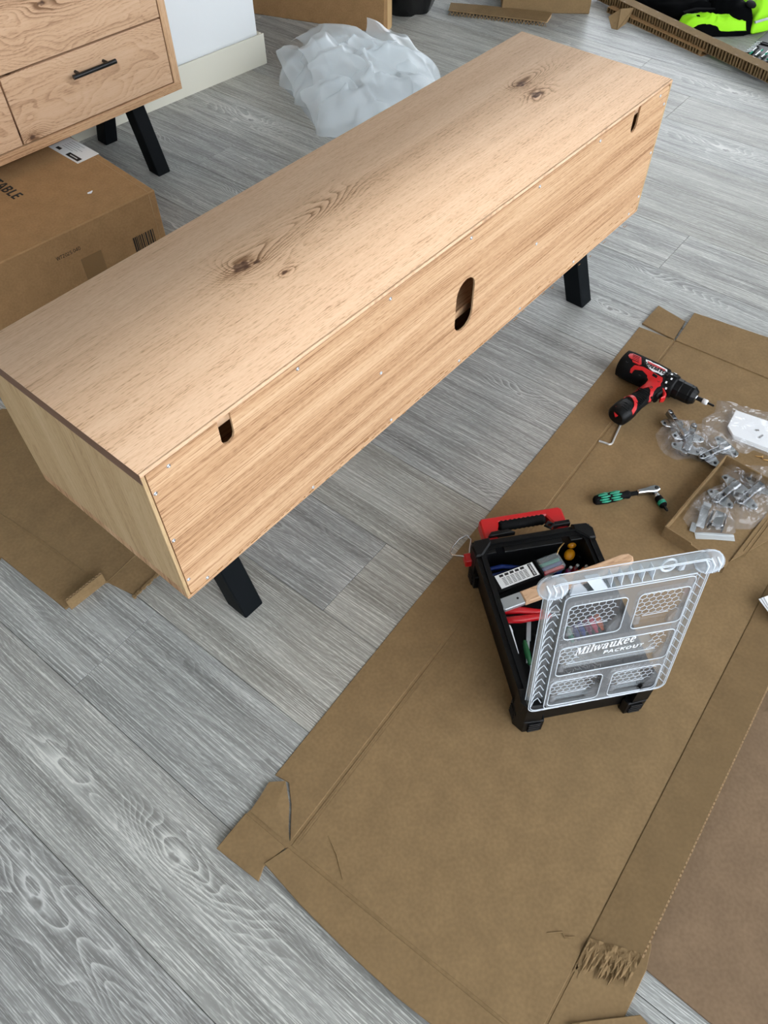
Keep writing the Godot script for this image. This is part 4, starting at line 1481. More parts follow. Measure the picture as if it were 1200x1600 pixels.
func make_lid(t: Node) -> void:
	var W := 0.236
	var L := 0.326
	var xf := Transform3D(Basis(Vector3.RIGHT, -0.14), Vector3(0.011, 0.092, 0.350))
	var lid := sub("lid", t, xf)
	lid.set_meta("label", "clear plastic lid with five windows")
	var z := 0.0
	# channel round the rim: outer wall, floor and inner wall
	var st := S()
	var outer := rrect(-0.002, -0.003, W + 0.002, L, 0.014, 5)
	var inner := rrect(0.024, 0.0, W - 0.016, L - 0.032, 0.010, 5)
	hole_walls(st, outer, -0.014, 0.002)
	hole_walls(st, rrect(0.001, 0.0, W - 0.001, L - 0.003, 0.012, 5), -0.014, 0.002)
	hole_walls(st, inner, -0.012, 0.003)
	obj("rim", st, M.case_clear, lid)
	st = S()
	tube_loop(st, outer, 0.002, 0.0008)
	tube_loop(st, rrect(0.001, 0.0, W - 0.001, L - 0.003, 0.012, 5), 0.002, 0.0008)
	tube_loop(st, inner, 0.003, 0.0008)
	tube_loop(st, outer, -0.014, 0.0008)
	obj("rim_bead", st, M.lid_bead, lid)
	st = S()
	holed(st, -0.001, -0.002, W + 0.001, L - 0.001, inner, -0.013, -0.0115, Transform3D.IDENTITY, false)
	obj("channel", st, M.frosted_lid, lid)
	# field with five windows
	var wins := [[0.033, 0.189, 0.122, 0.270], [0.139, 0.187, 0.2215, 0.270], [0.033, 0.092, 0.2215, 0.168], [0.030, 0.006, 0.117, 0.076], [0.134, 0.004, 0.2205, 0.073]]
	var cells := [[0.024, 0.178, 0.1305, 0.296], [0.1305, 0.178, 0.220, 0.296], [0.024, 0.082, 0.220, 0.178], [0.024, 0.0, 0.1255, 0.082], [0.1255, 0.0, 0.220, 0.082]]
	st = S()
	for k in 5:
		var c: Array = cells[k]
		var w: Array = wins[k]
		var x1: float = minf(w[2], c[2] - 0.0015)
		holed(st, c[0], c[1], c[2], c[3], rrect(w[0], maxf(w[1], c[1] + 0.002), x1, w[3], 0.009, 4), 0.0, 0.0018, Transform3D.IDENTITY, false)
	obj("field", st, M.frosted_lid, lid)
	for k in 5:
		var w: Array = wins[k]
		var c: Array = cells[k]
		var x1: float = minf(w[2], c[2] - 0.0015)
		var y0: float = maxf(w[1], c[1] + 0.002)
		st = S()
		var rr := rrect(w[0], y0, x1, w[3], 0.009, 4)
		hole_walls(st, rr, -0.006, 0.0018)
		bb(st, Vector3(w[0] + 0.006, y0 + 0.003, -0.0055), Vector3(w[0] + 0.016, y0 + 0.022, -0.001), 0.002)
		prism(st, pv([x1 - 0.020, y0, x1, y0, x1, y0 + 0.036, x1 - 0.010, y0 + 0.028, x1 - 0.020, y0 + 0.012]), -0.0052, 0.0008)
		obj("window_rim", st, M.frosted_lid, lid)
		st = S()
		tube_loop(st, rr, 0.0022, 0.0009)
		tube(st, [Vector3(w[0] + 0.018, y0 + 0.021, -0.004), Vector3(x1 - 0.02, y0 + 0.022, -0.004)], [0.0006], 6)
		obj("window_bead", st, M.lid_bead, lid)
		st = S()
		prism(st, inset(rr, 0.0005), -0.0060, -0.0052)
		obj("window_pane", st, M.clear_lid, lid)
		# honeycomb relief on the pane
		st = S()
		var s := 0.0062
		var row := 0
		var y := y0 + 0.026
		while y < w[3] - 0.004:
			var x: float = w[0] + 0.006 + (0.0 if row % 2 == 0 else s * 0.866)
			while x < x1 - 0.008:
				if k != 2 or x < w[0] + 0.034 or x > x1 - 0.030:
					var v := Vector3(x, y, -0.0048)
					tube(st, [v, v + Vector3(0, s, 0)], [0.00045], 4, Vector3.BACK)
					tube(st, [v, v + Vector3(s * 0.866, -s * 0.5, 0)], [0.00045], 4, Vector3.BACK)
					tube(st, [v, v + Vector3(-s * 0.866, -s * 0.5, 0)], [0.00045], 4, Vector3.BACK)
				x += s * 1.732
			y += s * 1.5
			row += 1
		stuff(obj("honeycomb_relief", st, M.lid_bead, lid))
	# ribs in the channel, both sides and along the foot
	st = S()
	for k in 15:
		var y := 0.012 + k * 0.019
		tube(st, [Vector3(0.002, y, 0.001), Vector3(0.010, y + 0.001, -0.008), Vector3(0.017, y + 0.006, -0.009), Vector3(0.021, y + 0.001, -0.002)], [0.0009], 5)
		tube(st, [Vector3(W - 0.001, y, 0.001), Vector3(W - 0.007, y + 0.003, -0.009), Vector3(W - 0.014, y + 0.001, -0.002)], [0.0009], 5)
	for k in 9:
		bx(st, Vector3(0.026 + k * 0.0235, -0.0035, 0.001), Vector3(0.006, 0.003, 0.003), 0.0008)
	stuff(obj("channel_rib", st, M.lid_bead, lid))
	# thick top edge with ribs
	st = S()
	bb(st, Vector3(0.080, L - 0.030, -0.016), Vector3(0.232, L - 0.0288, 0.000))
	bb(st, Vector3(0.080, L - 0.030, -0.017), Vector3(0.232, L - 0.008, -0.0158))
	obj("top_rail", st, M.case_clear, lid)
	for k in 5:
		st = S()
		bb(st, Vector3(0.090 + k * 0.0155, L - 0.029, -0.016), Vector3(0.0912 + k * 0.0155, L - 0.009, -0.001))
		tube(st, [Vector3(0.0905 + k * 0.0155, L - 0.029, 0.0), Vector3(0.0905 + k * 0.0155, L - 0.008, -0.016)], [0.0009], 5)
		obj("top_rib", st, M.lid_bead, lid)
	st = S()
	tube(st, [Vector3(0.03, L - 0.03, 0.001), Vector3(0.22, L - 0.03, 0.001)], [0.0011], 6)
	obj("top_bead", st, M.lid_bead, lid)
	st = S()
	prism(st, pv([0.030, L - 0.030, 0.056, L - 0.029, 0.040, L - 0.006, 0.032, L - 0.008]), -0.003, 0.002)
	obj("wedge", st, M.lid_rib, lid)
	st = S()
	prism(st, pv([0.066, L - 0.030, 0.086, L - 0.030, 0.070, L - 0.004, 0.050, L - 0.004]), -0.008, 0.001)
	obj("wedge", st, M.lid_bead, lid)
	st = S()
	bb(st, Vector3(0.038, L - 0.026, -0.018), Vector3(0.080, L - 0.004, -0.009), 0.003)
	obj("latch_seat", st, M.frosted_lid, lid)
	# latches
	for s in 2:
		st = S()
		var cx := 0.006 if s == 0 else 0.238
		var c := Vector3(cx, L - 0.016, -0.004)
		var b := Basis(Vector3.RIGHT, PI / 2 - 0.55)
		lathe(st, [Vector2(0.0, 0.012), Vector2(0.013, 0.010), Vector2(0.019, 0.004), Vector2(0.0205, -0.002), Vector2(0.019, -0.012), Vector2(0.012, -0.016)], 18, Transform3D(b, c), 1, 1.1, 0.85)
		obj("latch", st, M.lid_rib, lid)
		st = S()
		for k in 3:
			tube(st, [c + Vector3(-0.013 + k * 0.009, 0.014, 0.004), c + Vector3(-0.010 + k * 0.009, 0.006, 0.011), c + Vector3(-0.012 + k * 0.010, -0.008, 0.013)], [0.0012, 0.0022, 0.001], 6)
		var loop := []
		for k in 16:
			var a := TAU * k / 16.0
			loop.append(c + b * Vector3(cos(a) * 0.0215, -0.003, sin(a) * 0.0165))
		tube(st, loop, [0.0016], 6, Vector3.UP, true)
		obj("latch_rib", st, M.lid_bead, lid)
	st = S()
	var eye := []
	for k in 14:
		var a := TAU * k / 14.0
		eye.append(Vector3(0.176 + cos(a) * 0.011, L - 0.012 + sin(a) * 0.012, -0.008))
	tube(st, eye, [0.002], 6, Vector3.BACK, true)
	bb(st, Vector3(0.192, L - 0.026, -0.018), Vector3(0.202, L - 0.006, -0.004), 0.002)
	obj("hasp", st, M.lid_bead, lid)
	st = S()
	bb(st, Vector3(0.190, L - 0.030, -0.018), Vector3(0.238, L - 0.004, -0.004), 0.004)
	obj("corner_housing", st, M.frosted_lid, lid)
	# printed words on the middle window
	st = S()
	var tilt := Basis(Vector3(0, 0, 1), 0.10)
	var sh := Basis(Vector3(1, 0, 0), Vector3(0.28, 1, 0), Vector3(0, 0, 1))
	text_mesh(st, "Milwaukee", 0.0220, Transform3D(tilt * sh * Basis.from_scale(Vector3(0.80, 1.12, 1)), Vector3(0.1115, 0.1455, -0.0045)), "Droid Serif")
	var lw := Transform3D(tilt, Vector3(0.1115, 0.1455, -0.0045))
	prism(st, pv([-0.050, -0.0135, 0.006, -0.0108, 0.048, -0.0088, 0.048, -0.0082, 0.004, -0.0098, 0.004, -0.0072, -0.012, -0.0098]), 0.0, 0.0004, lw)
	var wide := Basis(Vector3(1.3, 0, 0), Vector3(0.2, 1, 0), Vector3(0, 0, 1))
	text_mesh(st, "PACKOUT", 0.0112, Transform3D(Basis(Vector3(0, 0, 1), 0.02) * wide, Vector3(0.143, 0.1275, -0.0045)), "Droid Sans")
	obj("lettering", st, M.white_plastic, lid)
	# clear ledges that catch the light at the foot of the windows
	st = S()
	for w in [[0.050, 0.098, 0.205, 0.118], [0.044, 0.008, 0.106, 0.030], [0.148, 0.006, 0.204, 0.030]]:
		prism(st, pv([w[0], w[1], w[2], w[1], w[2] - 0.006, w[3], w[0] + 0.006, w[3]]), -0.030, -0.0064, Transform3D.IDENTITY)
	obj("bin_ledge", st, M.case_clear, lid)

# raised bead along a closed outline in the lid's plane
func tube_loop(st: SurfaceTool, poly: PackedVector2Array, z: float, r: float) -> void:
	var pts := []
	for p in poly:
		var v := Vector3(p.x, p.y, z)
		if pts.is_empty() or (pts[-1] as Vector3).distance_to(v) > 1e-4:
			pts.append(v)
	if (pts[0] as Vector3).distance_to(pts[-1]) < 1e-4:
		pts.pop_back()
	tube(st, pts, [r], 6, Vector3.BACK, true)

func boxed(n: String, label: String, cat: String, at: Vector3, yaw: float, pitch := 0.0, group := "") -> Node3D:
	# a thing inside the toolbox: at and yaw are in the toolbox's own frame
	var o := thing(n, label, cat, Vector3.ZERO, 0.0, group)
	o.transform = box_xf() * Transform3D(Basis(Vector3.UP, -yaw) * Basis(Vector3(0, 0, 1), pitch), at)
	return o

func make_toolbox_contents() -> void:
	# local x runs along each thing
	var p := boxed("pen_case", "dark flat pen case with a white printed label and clear end, lying in the toolbox", "pen case", Vector3(0.096, 0.068, 0.0805), -0.203, 0.02)
	var st := S()
	bb(st, Vector3(-0.074, 0, -0.0185), Vector3(0.020, 0.016, 0.0185), 0.003)
	bb(st, Vector3(0.020, 0.0, -0.0178), Vector3(0.026, 0.0172, 0.0178), 0.002)
	obj("sleeve", st, M.dark_rubber, p)
	st = S()
	bb(st, Vector3(-0.064, 0.016, -0.0150), Vector3(0.016, 0.0164, 0.0150), 0.0)
	var lab := obj("label", st, M.label_paper, p)
	st = S()
	bb(st, Vector3(0.004, 0.0164, -0.0138), Vector3(0.0115, 0.0167, 0.0135), 0.0)
	for k in 5:
		bb(st, Vector3(-0.056 + k * 0.011, 0.0164, -0.013), Vector3(-0.048 + k * 0.011, 0.0166, -0.008), 0.0)
	for k in 6:
		for j in 6:
			bb(st, Vector3(-0.054 + k * 0.009, 0.0164, -0.005 + j * 0.003), Vector3(-0.047 + k * 0.009, 0.01655, -0.0038 + j * 0.003))
	obj("label_print", st, M.ink_black, lab)
	st = S()
	text_mesh(st, "STAEDTLER", 0.0046, Transform3D(Basis(Vector3.UP, -PI / 2) * Basis(Vector3.RIGHT, -PI / 2), Vector3(0.0078, 0.0168, 0.0)))
	obj("label_name", st, M.white_plastic, lab)
	st = S()
	bb(st, Vector3(0.026, 0.0, -0.0175), Vector3(0.073, 0.0165, 0.0175), 0.003)
	obj("clear_end", st, M.case_clear, p)
	var cols := ["dark_rubber", "teal_ink", "navy_plastic", "red_soft"]
	var nm := ["black", "green", "blue", "red"]
	for k in 4:
		st = S()
		lathe(st, [Vector2(0, 0), Vector2(0.0038, 0.0), Vector2(0.0042, 0.002), Vector2(0.0042, 0.040), Vector2(0.003, 0.043), Vector2(0.0, 0.0432)], 14, Transform3D(Basis(Vector3(0, 0, 1), -PI / 2), Vector3(0.027, 0.008, -0.0128 + k * 0.0086)))
		var o := obj("marker_pen", st, M[cols[k]])
		o.transform = p.transform
		tag(o, nm[k] + " pen barrel showing through the clear end of the pen case", "pen", "pens in the pen case")
	# wide brush with a steel ferrule
	var b := boxed("scraper", "flat scraper with a wooden handle and grey steel end, lying across the toolbox", "scraper", Vector3(0.022, 0.078, 0.1445), -0.156, 0.078)
	st = S()
	bb(st, Vector3(-0.004, 0, -0.0125), Vector3(0.004, 0.012, 0.0125), 0.002)
	obj("end_cap", st, M.white_plastic, b)
	st = S()
	bb(st, Vector3(0.004, 0.001, -0.0125), Vector3(0.046, 0.011, 0.0125), 0.0015)
	obj("steel_plate", st, M.matt_steel, b)
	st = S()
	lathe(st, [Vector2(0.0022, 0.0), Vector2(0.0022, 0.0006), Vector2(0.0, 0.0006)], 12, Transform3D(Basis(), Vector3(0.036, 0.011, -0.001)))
	obj("black_hole_disc", st, M.ink_black, b)  # solid black disc on the plate; the shade inside a hole as colour
	st = S()
	var hp := pv([0.046, -0.0125, 0.12, -0.0135, 0.20, -0.0120, 0.255, -0.0125, 0.268, -0.009, 0.272, 0.0, 0.268, 0.009, 0.255, 0.0125, 0.20, 0.0120, 0.12, 0.0135, 0.046, 0.0125])
	prism(st, hp, 0.0, 0.012, Transform3D(Vector3(1, 0, 0), Vector3(0, 0, -1), Vector3(0, 1, 0), Vector3.ZERO), 0.002)
	obj("handle", st, M.oak_drawer, b)
	# red pliers
	var r := boxed("pliers", "pliers with two glossy red handles, lying beside the scraper in the toolbox", "pliers", Vector3(0.024, 0.074, 0.160), 0.13)
	for k in 2:
		st = S()
		var z := -0.009 + 0.018 * k
		tube(st, [Vector3(0.0, 0, z), Vector3(0.004, 0.001, z), Vector3(0.03, 0.002, z * 1.05), Vector3(0.062 + 0.012 * k, 0.001, z * 0.55), Vector3(0.076 + 0.012 * k, 0, z * 0.5)], [0.0035, 0.0062, 0.0072, 0.006, 0.0042], 12)
		obj("handle", st, M.red_soft, r)
		st = S()
		tube(st, [Vector3(0.075 + 0.012 * k, 0, z * 0.5), Vector3(0.105, 0, z * 0.3)], [0.003, 0.0025], 10)
		obj("tang", st, M.bright_steel, r)
	var y := boxed("snips", "snips with two short yellow grips deep in the far end of the toolbox", "snips", Vector3(0.197, 0.052, 0.036), -0.35)
	for k in 2:
		st = S()
		ball(st, Vector3(-0.003 + 0.025 * k, 0.006 * k, 0.003 - 0.006 * k), Vector3(0.014, 0.0095, 0.0105), 14, Transform3D(Basis(Vector3.UP, 0.5), Vector3.ZERO))
		obj("grip", st, M.yellow_plastic, y)
	st = S()
	tube(st, [Vector3(-0.05, 0.01, 0.01), Vector3(-0.02, 0.018, -0.010), Vector3(0.01, 0.021, -0.020), Vector3(0.032, 0.018, -0.016)], [0.0016], 8)
	obj("strap", st, M.brass, y)
	var bits := [[0.163, 0.066, "blue_plastic", "blue"], [0.1775, 0.073, "magenta_plastic", "purple"], [0.1915, 0.071, "red_dark", "dark red"], [0.208, 0.076, "orange_plastic", "orange"]]
	for k in 4:
		var q: Array = bits[k]
		var n := boxed("nut_driver", "small nut driver with a " + q[3] + " sleeve standing at the far end of the toolbox", "nut driver", Vector3(q[0], 0.012, q[1]), 0.3, 0.0, "nut drivers in the toolbox")
		n.transform = n.transform * Transform3D(Basis(Vector3(0, 0, 1), -0.10) * Basis(Vector3(1, 0, 0), 0.12), Vector3.ZERO)
		st = S()
		lathe(st, [Vector2(0, 0.0), Vector2(0.0055, 0.0), Vector2(0.0055, 0.046), Vector2(0.0045, 0.050), Vector2(0.0, 0.051)], 14)
		obj("sleeve", st, M[q[2]], n)
		st = S()
		lathe(st, [Vector2(0.0026, 0.050), Vector2(0.0026, 0.058), Vector2(0.0034, 0.059), Vector2(0.0034, 0.064), Vector2(0.0, 0.0645)], 6)
		obj("shank", st, M.matt_steel, n)
	# slim things along the near side
	var kx := boxed("putty_knife", "thin pale blade with a yellow edge standing along the side wall of the toolbox", "knife", Vector3(0.030, 0.066, 0.192), 1.60, -0.02)
	st = S()
	bb(st, Vector3(0, -0.004, -0.0035), Vector3(0.044, 0.006, 0.0015), 0.001)
	obj("blade", st, M.white_plastic, kx)
	st = S()
	bb(st, Vector3(0.044, -0.006, -0.003), Vector3(0.105, 0.004, 0.002), 0.001)
	obj("sheath", st, M.dark_steel, kx)
	st = S()
	bb(st, Vector3(0.046, 0.004, -0.0012), Vector3(0.102, 0.0048, 0.0004))
	obj("yellow_edge", st, M.yellow_plastic, kx)
	var gs := boxed("green_screwdriver", "screwdriver with a dark green handle lying beside the steel ruler in the toolbox", "screwdriver", Vector3(0.052, 0.060, 0.208), 1.66)
	st = S()
	tube(st, [Vector3(0, 0, 0), Vector3(0.006, 0, 0), Vector3(0.025, 0, 0), Vector3(0.045, 0, 0), Vector3(0.05, 0, 0)], [0.0022, 0.0045, 0.0058, 0.005, 0.002], 12)
	obj("handle", st, M.green_dark, gs)
	st = S()
	tube(st, [Vector3(0.05, 0, 0), Vector3(0.11, 0, 0)], [0.002], 8)
	obj("shaft", st, M.steel, gs)
	var sc := boxed("steel_ruler", "narrow grey steel blade leaning next to the green screwdriver in the toolbox", "ruler", Vector3(0.073, 0.064, 0.168), 1.9)
	st = S()
	bb(st, Vector3(0, -0.003, -0.004), Vector3(0.046, 0.0, 0.004), 0.0005)
	bb(st, Vector3(0.044, -0.0045, -0.0025), Vector3(0.09, -0.001, 0.0025), 0.0005)
	obj("blade", st, M.matt_steel, sc)
	var wt := boxed("white_clip", "small white plastic clip just below the red pliers in the toolbox", "clip", Vector3(0.030, 0.06, 0.176), 1.5)
	st = S()
	bb(st, Vector3(0, 0, -0.004), Vector3(0.017, 0.01, 0.005), 0.002)
	obj("body", st, M.white_plastic, wt)
	for k in 2:
		var db := boxed("black_pen", ["slim black pen standing against the steel ruler in the toolbox", "second slim black pen, nearest the lid hinge in the toolbox"][k], "pen", Vector3(0.075 + 0.014 * k, 0.055, 0.20 + 0.02 * k), 1.62)
		st = S()
		tube(st, [Vector3(0, 0, 0), Vector3(0.1, 0, 0)], [0.0034], 10)
		obj("barrel", st, M.dark_rubber, db)
	var bp := boxed("blue_pliers", "pliers with dark blue handles deep in the shadowed end of the toolbox", "pliers", Vector3(0.030, 0.045, 0.045), 0.05)
	for k in 2:
		st = S()
		tube(st, [Vector3(0, 0, -0.006 + 0.016 * k), Vector3(0.03, 0.002, -0.008 + 0.016 * k), Vector3(0.07, 0.0, -0.001 + 0.006 * k)], [0.004, 0.005, 0.004], 10)
		obj("handle", st, M.blue_plastic, bp)
	# compartments seen through the lid
	var ob := boxed("bit_organiser", "flat organiser full of small grey driver bits seen through the lid windows", "organiser", Vector3(0.105, 0.020, 0.20), 0.0)
	st = S()
	bb(st, Vector3(0, 0, 0), Vector3(0.112, 0.03, 0.118), 0.002)
	obj("tray", st, M.dark_rubber, ob)
	st = S()
	var rng := RandomNumberGenerator.new()
	rng.seed = 66
	for k in 200:
		var c := Vector3(0.006 + 0.064 * rng.randf(), 0.031, 0.006 + 0.105 * rng.randf())
		var an := rng.randf() * TAU
		tube(st, [c, c + Vector3(cos(an), 0.15, sin(an)) * 0.006], [0.0014, 0.0010], 5)
	stuff(obj("bit_heap", st, M.steel, ob))
	var mc := ["teal_ink", "navy_plastic", "blue_plastic", "magenta_plastic", "pink_plastic", "orange_plastic"]
	var mw := ["teal", "navy", "blue", "purple", "pink", "orange"]
	for k in 6:
		var o := boxed("hex_socket", mw[k] + " colour-coded socket in the row seen through the upper lid window", "socket", Vector3(0.140 + 0.0125 * k, 0.050, 0.194 - 0.003 * k), 1.55, 0.0, "colour-coded sockets")
		st = S()
		lathe(st, [Vector2(0.0, 0.0), Vector2(0.0052, 0.0), Vector2(0.0052, 0.022), Vector2(0.003, 0.026), Vector2(0.003, 0.032), Vector2(0, 0.032)], 12, Transform3D(Basis(Vector3(0, 0, 1), -PI / 2), Vector3.ZERO))
		obj("body", st, M[mc[k]], o)

# ------------------------------------------------------------------ drill
func make_drill() -> void:
	# local x: from the motor to the chuck; local z: towards the battery; y up. It lies on its side.
	var t := thing("cordless_drill", "red and black cordless drill lying on its side on the unfolded carton", "drill")
	# axis runs along world +z, the handle along world -x
	t.transform = Transform3D(Basis(Vector3(0.0, 0, 1.0), Vector3(0, 1, 0), Vector3(-1.0, 0, 0.0)) * Basis(Vector3.UP, 0.02), Vector3(1.178, 0.0355, 0.182))
	var st := S()
	var X := Basis(Vector3(0, 1, 0), Vector3(1, 0, 0), Vector3(0, 0, -1))   # lathe axis y -> local x
	# motor housing: rounded box section
	tube(st, [Vector3(0, 0, 0), Vector3(0.003, 0, 0), Vector3(0.02, 0, 0), Vector3(0.080, 0, 0), Vector3(0.112, 0, 0), Vector3(0.117, 0, 0)], [Vector2(0.026, 0.022), Vector2(0.032, 0.028), Vector2(0.034, 0.030), Vector2(0.034, 0.030), Vector2(0.031, 0.029), Vector2(0.027, 0.026)], 28, Vector3.UP, false, 1, 2.7)
	# handle
	tube(st, [Vector3(0.098, 0, 0.022), Vector3(0.103, 0, 0.04), Vector3(0.100, 0, 0.065), Vector3(0.093, 0, 0.10), Vector3(0.087, -0.002, 0.135)], [Vector2(0.034, 0.021), Vector2(0.027, 0.019), Vector2(0.020, 0.018), Vector2(0.0205, 0.019), Vector2(0.024, 0.021)], 24, Vector3.UP, false, 2, 2.4)
	obj("housing", st, M.dark_rubber, t)
	st = S()
	for k in 9:
		var z := 0.072 + k * 0.006
		tube(st, [Vector3(0.082, 0.0155, z), Vector3(0.090, 0.0186, z + 0.001), Vector3(0.102, 0.0186, z + 0.002), Vector3(0.112, 0.0155, z + 0.003)], [0.0013], 6)
	stuff(obj("grip_rib", st, M.dark_rubber, t))
	# battery
	st = S()
	tube(st, [Vector3(0.087, -0.002, 0.128), Vector3(0.084, -0.002, 0.150), Vector3(0.081, -0.002, 0.168), Vector3(0.080, -0.002, 0.173)], [Vector2(0.0255, 0.0225), Vector2(0.0265, 0.0235), Vector2(0.0245, 0.022), Vector2(0.019, 0.016)], 24, Vector3.UP, false, 1, 2.3)
	for k in 3:
		tube(st, [Vector3(0.072, 0.0180, 0.138 + k * 0.008), Vector3(0.084, 0.0212, 0.140 + k * 0.008), Vector3(0.098, 0.0182, 0.142 + k * 0.008)], [0.0014], 6)
	obj("battery", st, M.black_plastic, t)
	st = S()
	prism(st, pv([-0.011, 0.010, 0.011, 0.010, 0.013, 0.002, 0.0, -0.013, -0.013, 0.002]), -0.002, 0.0025, Transform3D(Basis(Vector3(1, 0, 0), Vector3(0, 0.72, -0.69), Vector3(0, 0.69, 0.72)), Vector3(0.080, 0.010, 0.1675)), 0.0008)
	obj("battery_badge", st, M.red_soft, t)
	# red outer shell, lying on the upper side
	var up := Transform3D(Vector3(1, 0, 0), Vector3(0, 0, 1), Vector3(0, -1, 0), Vector3.ZERO)
	var red := pv([0.036, 0.030, 0.040, 0.021, 0.060, 0.016, 0.089, 0.018, 0.112, 0.019, 0.115, 0.024, 0.115, 0.030, 0.118, 0.036, 0.114, 0.046, 0.114, 0.060, 0.120, 0.080, 0.116, 0.086, 0.106, 0.064, 0.098, 0.058, 0.088, 0.070, 0.080, 0.086, 0.075, 0.092, 0.075, 0.074, 0.086, 0.052, 0.086, 0.036, 0.078, 0.028, 0.062, 0.024, 0.046, 0.028, 0.043, 0.033, 0.038, 0.033])
	st = S()
	drape(st, red, t, "body")
	tube(st, [Vector3(0.110, 0, 0.026), Vector3(0.122, 0, 0.033), Vector3(0.136, 0, 0.044), Vector3(0.138, 0, 0.053), Vector3(0.134, 0, 0.060)], [Vector2(0.006, 0.015), Vector2(0.006, 0.014), Vector2(0.005, 0.012), Vector2(0.0045, 0.011), Vector2(0.002, 0.008)], 14)
	obj("red_shell", st, M.red_plastic, t)
	st = S()
	drape(st, pv([0.066, 0.104, 0.074, 0.104, 0.090, 0.109, 0.102, 0.118, 0.109, 0.134, 0.110, 0.150, 0.104, 0.150, 0.102, 0.136, 0.096, 0.125, 0.086, 0.117, 0.072, 0.112, 0.065, 0.110]), t, "handle")
	obj("red_band", st, M.red_plastic, t)
	# vents
	st = S()
	drape(st, pv([0.012, -0.006, 0.018, -0.010, 0.040, -0.010, 0.052, 0.012, 0.048, 0.016, 0.032, 0.016, 0.026, 0.010, 0.018, 0.008, 0.012, 0.002]), t, "body")
	var v := obj("vent", st, M.red_plastic, t)
	st = S()
	for k in 4:
		bb(st, Vector3(0.020 + 0.002 * k, 0.0300, -0.0070 + k * 0.0052), Vector3(0.038 + 0.002 * k, 0.0318 - 0.0002 * k, -0.0048 + k * 0.0052), 0.0004)
	obj("vent_slot", st, M.dark_rubber, v)
	# badge
	st = S()
	drape(st, pv([0.052, -0.010, 0.064, -0.012, 0.070, -0.010, 0.086, -0.012, 0.108, -0.010, 0.111, -0.004, 0.111, 0.006, 0.106, 0.014, 0.097, 0.013, 0.084, 0.016, 0.074, 0.013, 0.062, 0.006]), t, "body", 0.0012)
	var bd := obj("badge", st, M.white_plastic, t)
	st = S()
	drape(st, pv([0.058, -0.007, 0.106, -0.006, 0.107, 0.002, 0.063, 0.002]), t, "body", 0.0017)
	obj("badge_red", st, M.red_plastic, bd)
	st = S()
	text_mesh(st, "TENMTOI", 0.0150, Transform3D(Basis(Vector3.RIGHT, -PI / 2 + 0.10), Vector3(0.086, 0.0318, 0.0055)), "Droid Sans", true, 0.0012)
	obj("badge_letters", st, M.ink_black, bd)
	# trigger and screws
	st = S()
	tube(st, [Vector3(0.124, 0, 0.036), Vector3(0.124, 0, 0.046), Vector3(0.121, 0, 0.056), Vector3(0.124, 0, 0.066)], [Vector2(0.010, 0.013), Vector2(0.008, 0.013), Vector2(0.007, 0.012), Vector2(0.006, 0.010)], 16)
	obj("trigger", st, M.black_plastic, t)
	st = S()
	for q in [[0.020, 0.020, 0.0255], [0.062, 0.030, 0.0150], [0.104, 0.056, 0.0190], [0.108, 0.028, 0.0200]]:
		lathe(st, [Vector2(0.0, -0.001), Vector2(0.0014, -0.001), Vector2(0.0022, 0.0014), Vector2(0.0032, 0.0016), Vector2(0.0034, 0.0)], 12, Transform3D(Basis(), Vector3(q[0], q[2], q[1])))
	obj("case_screw", st, M.dark_steel, t)
	st = S()
	drape(st, pv([0.088, 0.020, 0.100, 0.021, 0.100, 0.026, 0.088, 0.025]), t, "body", 0.0022)
	obj("selector", st, M.black_plastic, t)
	# torque collar and chuck
	st = S()
	lathe(st, [Vector2(0.020, 0.114), Vector2(0.0280, 0.116), Vector2(0.0290, 0.119), Vector2(0.0285, 0.138), Vector2(0.027, 0.142), Vector2(0.022, 0.143)], 28, Transform3D(X, Vector3.ZERO))
	for k in 14:
		var a := TAU * k / 14.0
		bx(st, Vector3(0.129, cos(a) * 0.0286, sin(a) * 0.0286), Vector3(0.014, 0.002, 0.003), 0.0006)
	obj("torque_collar", st, M.black_plastic, t)
	st = S()
	for k in 6:
		var a := -0.9 + k * 0.42
		var nrm := Vector3(0, cos(a), sin(a))
		bx(st, Vector3.ZERO, Vector3(0.004, 0.0006, 0.005), 0.0, Transform3D(Basis(Vector3.RIGHT, a), Vector3(0.124 + 0.006 * (k % 2), 0, 0) + nrm * 0.0302))
	obj("collar_marks", st, M.white_plastic, t)
	st = S()
	var cp := []
	for k in 9:
		cp.append(Vector2([0.020, 0.0245, 0.0245, 0.0235, 0.0235, 0.0228, 0.0228, 0.016, 0.0][k], [0.140, 0.143, 0.156, 0.158, 0.178, 0.180, 0.186, 0.196, 0.1965][k]))
	lathe(st, cp, 12, Transform3D(X, Vector3.ZERO), FLAT)
	obj("chuck", st, M.black_plastic, t)
	st = S()
	lathe(st, [Vector2(0.0075, 0.196), Vector2(0.0075, 0.1985), Vector2(0.005, 0.1988)], 14, Transform3D(X, Vector3.ZERO))
	obj("chuck_ring", st, M.bright_steel, t)
	# bit with a white sleeve
	st = S()
	lathe(st, [Vector2(0.0052, 0.196), Vector2(0.0052, 0.212), Vector2(0.004, 0.213), Vector2(0.004, 0.224), Vector2(0.0026, 0.225), Vector2(0.0026, 0.240), Vector2(0.0, 0.242)], 8, Transform3D(X, Vector3.ZERO), FLAT)
	var bit := obj("driver_bit", st, M.dark_steel)
	bit.transform = t.transform
	tag(bit, "black driver bit with a white sleeve held in the chuck of the cordless drill", "bit")
	st = S()
	lathe(st, [Vector2(0.004, 0.212), Vector2(0.0062, 0.2125), Vector2(0.0064, 0.222), Vector2(0.0054, 0.225), Vector2(0.004, 0.2252)], 16, Transform3D(X, Vector3.ZERO))
	obj("sleeve", st, M.white_plastic, bit)

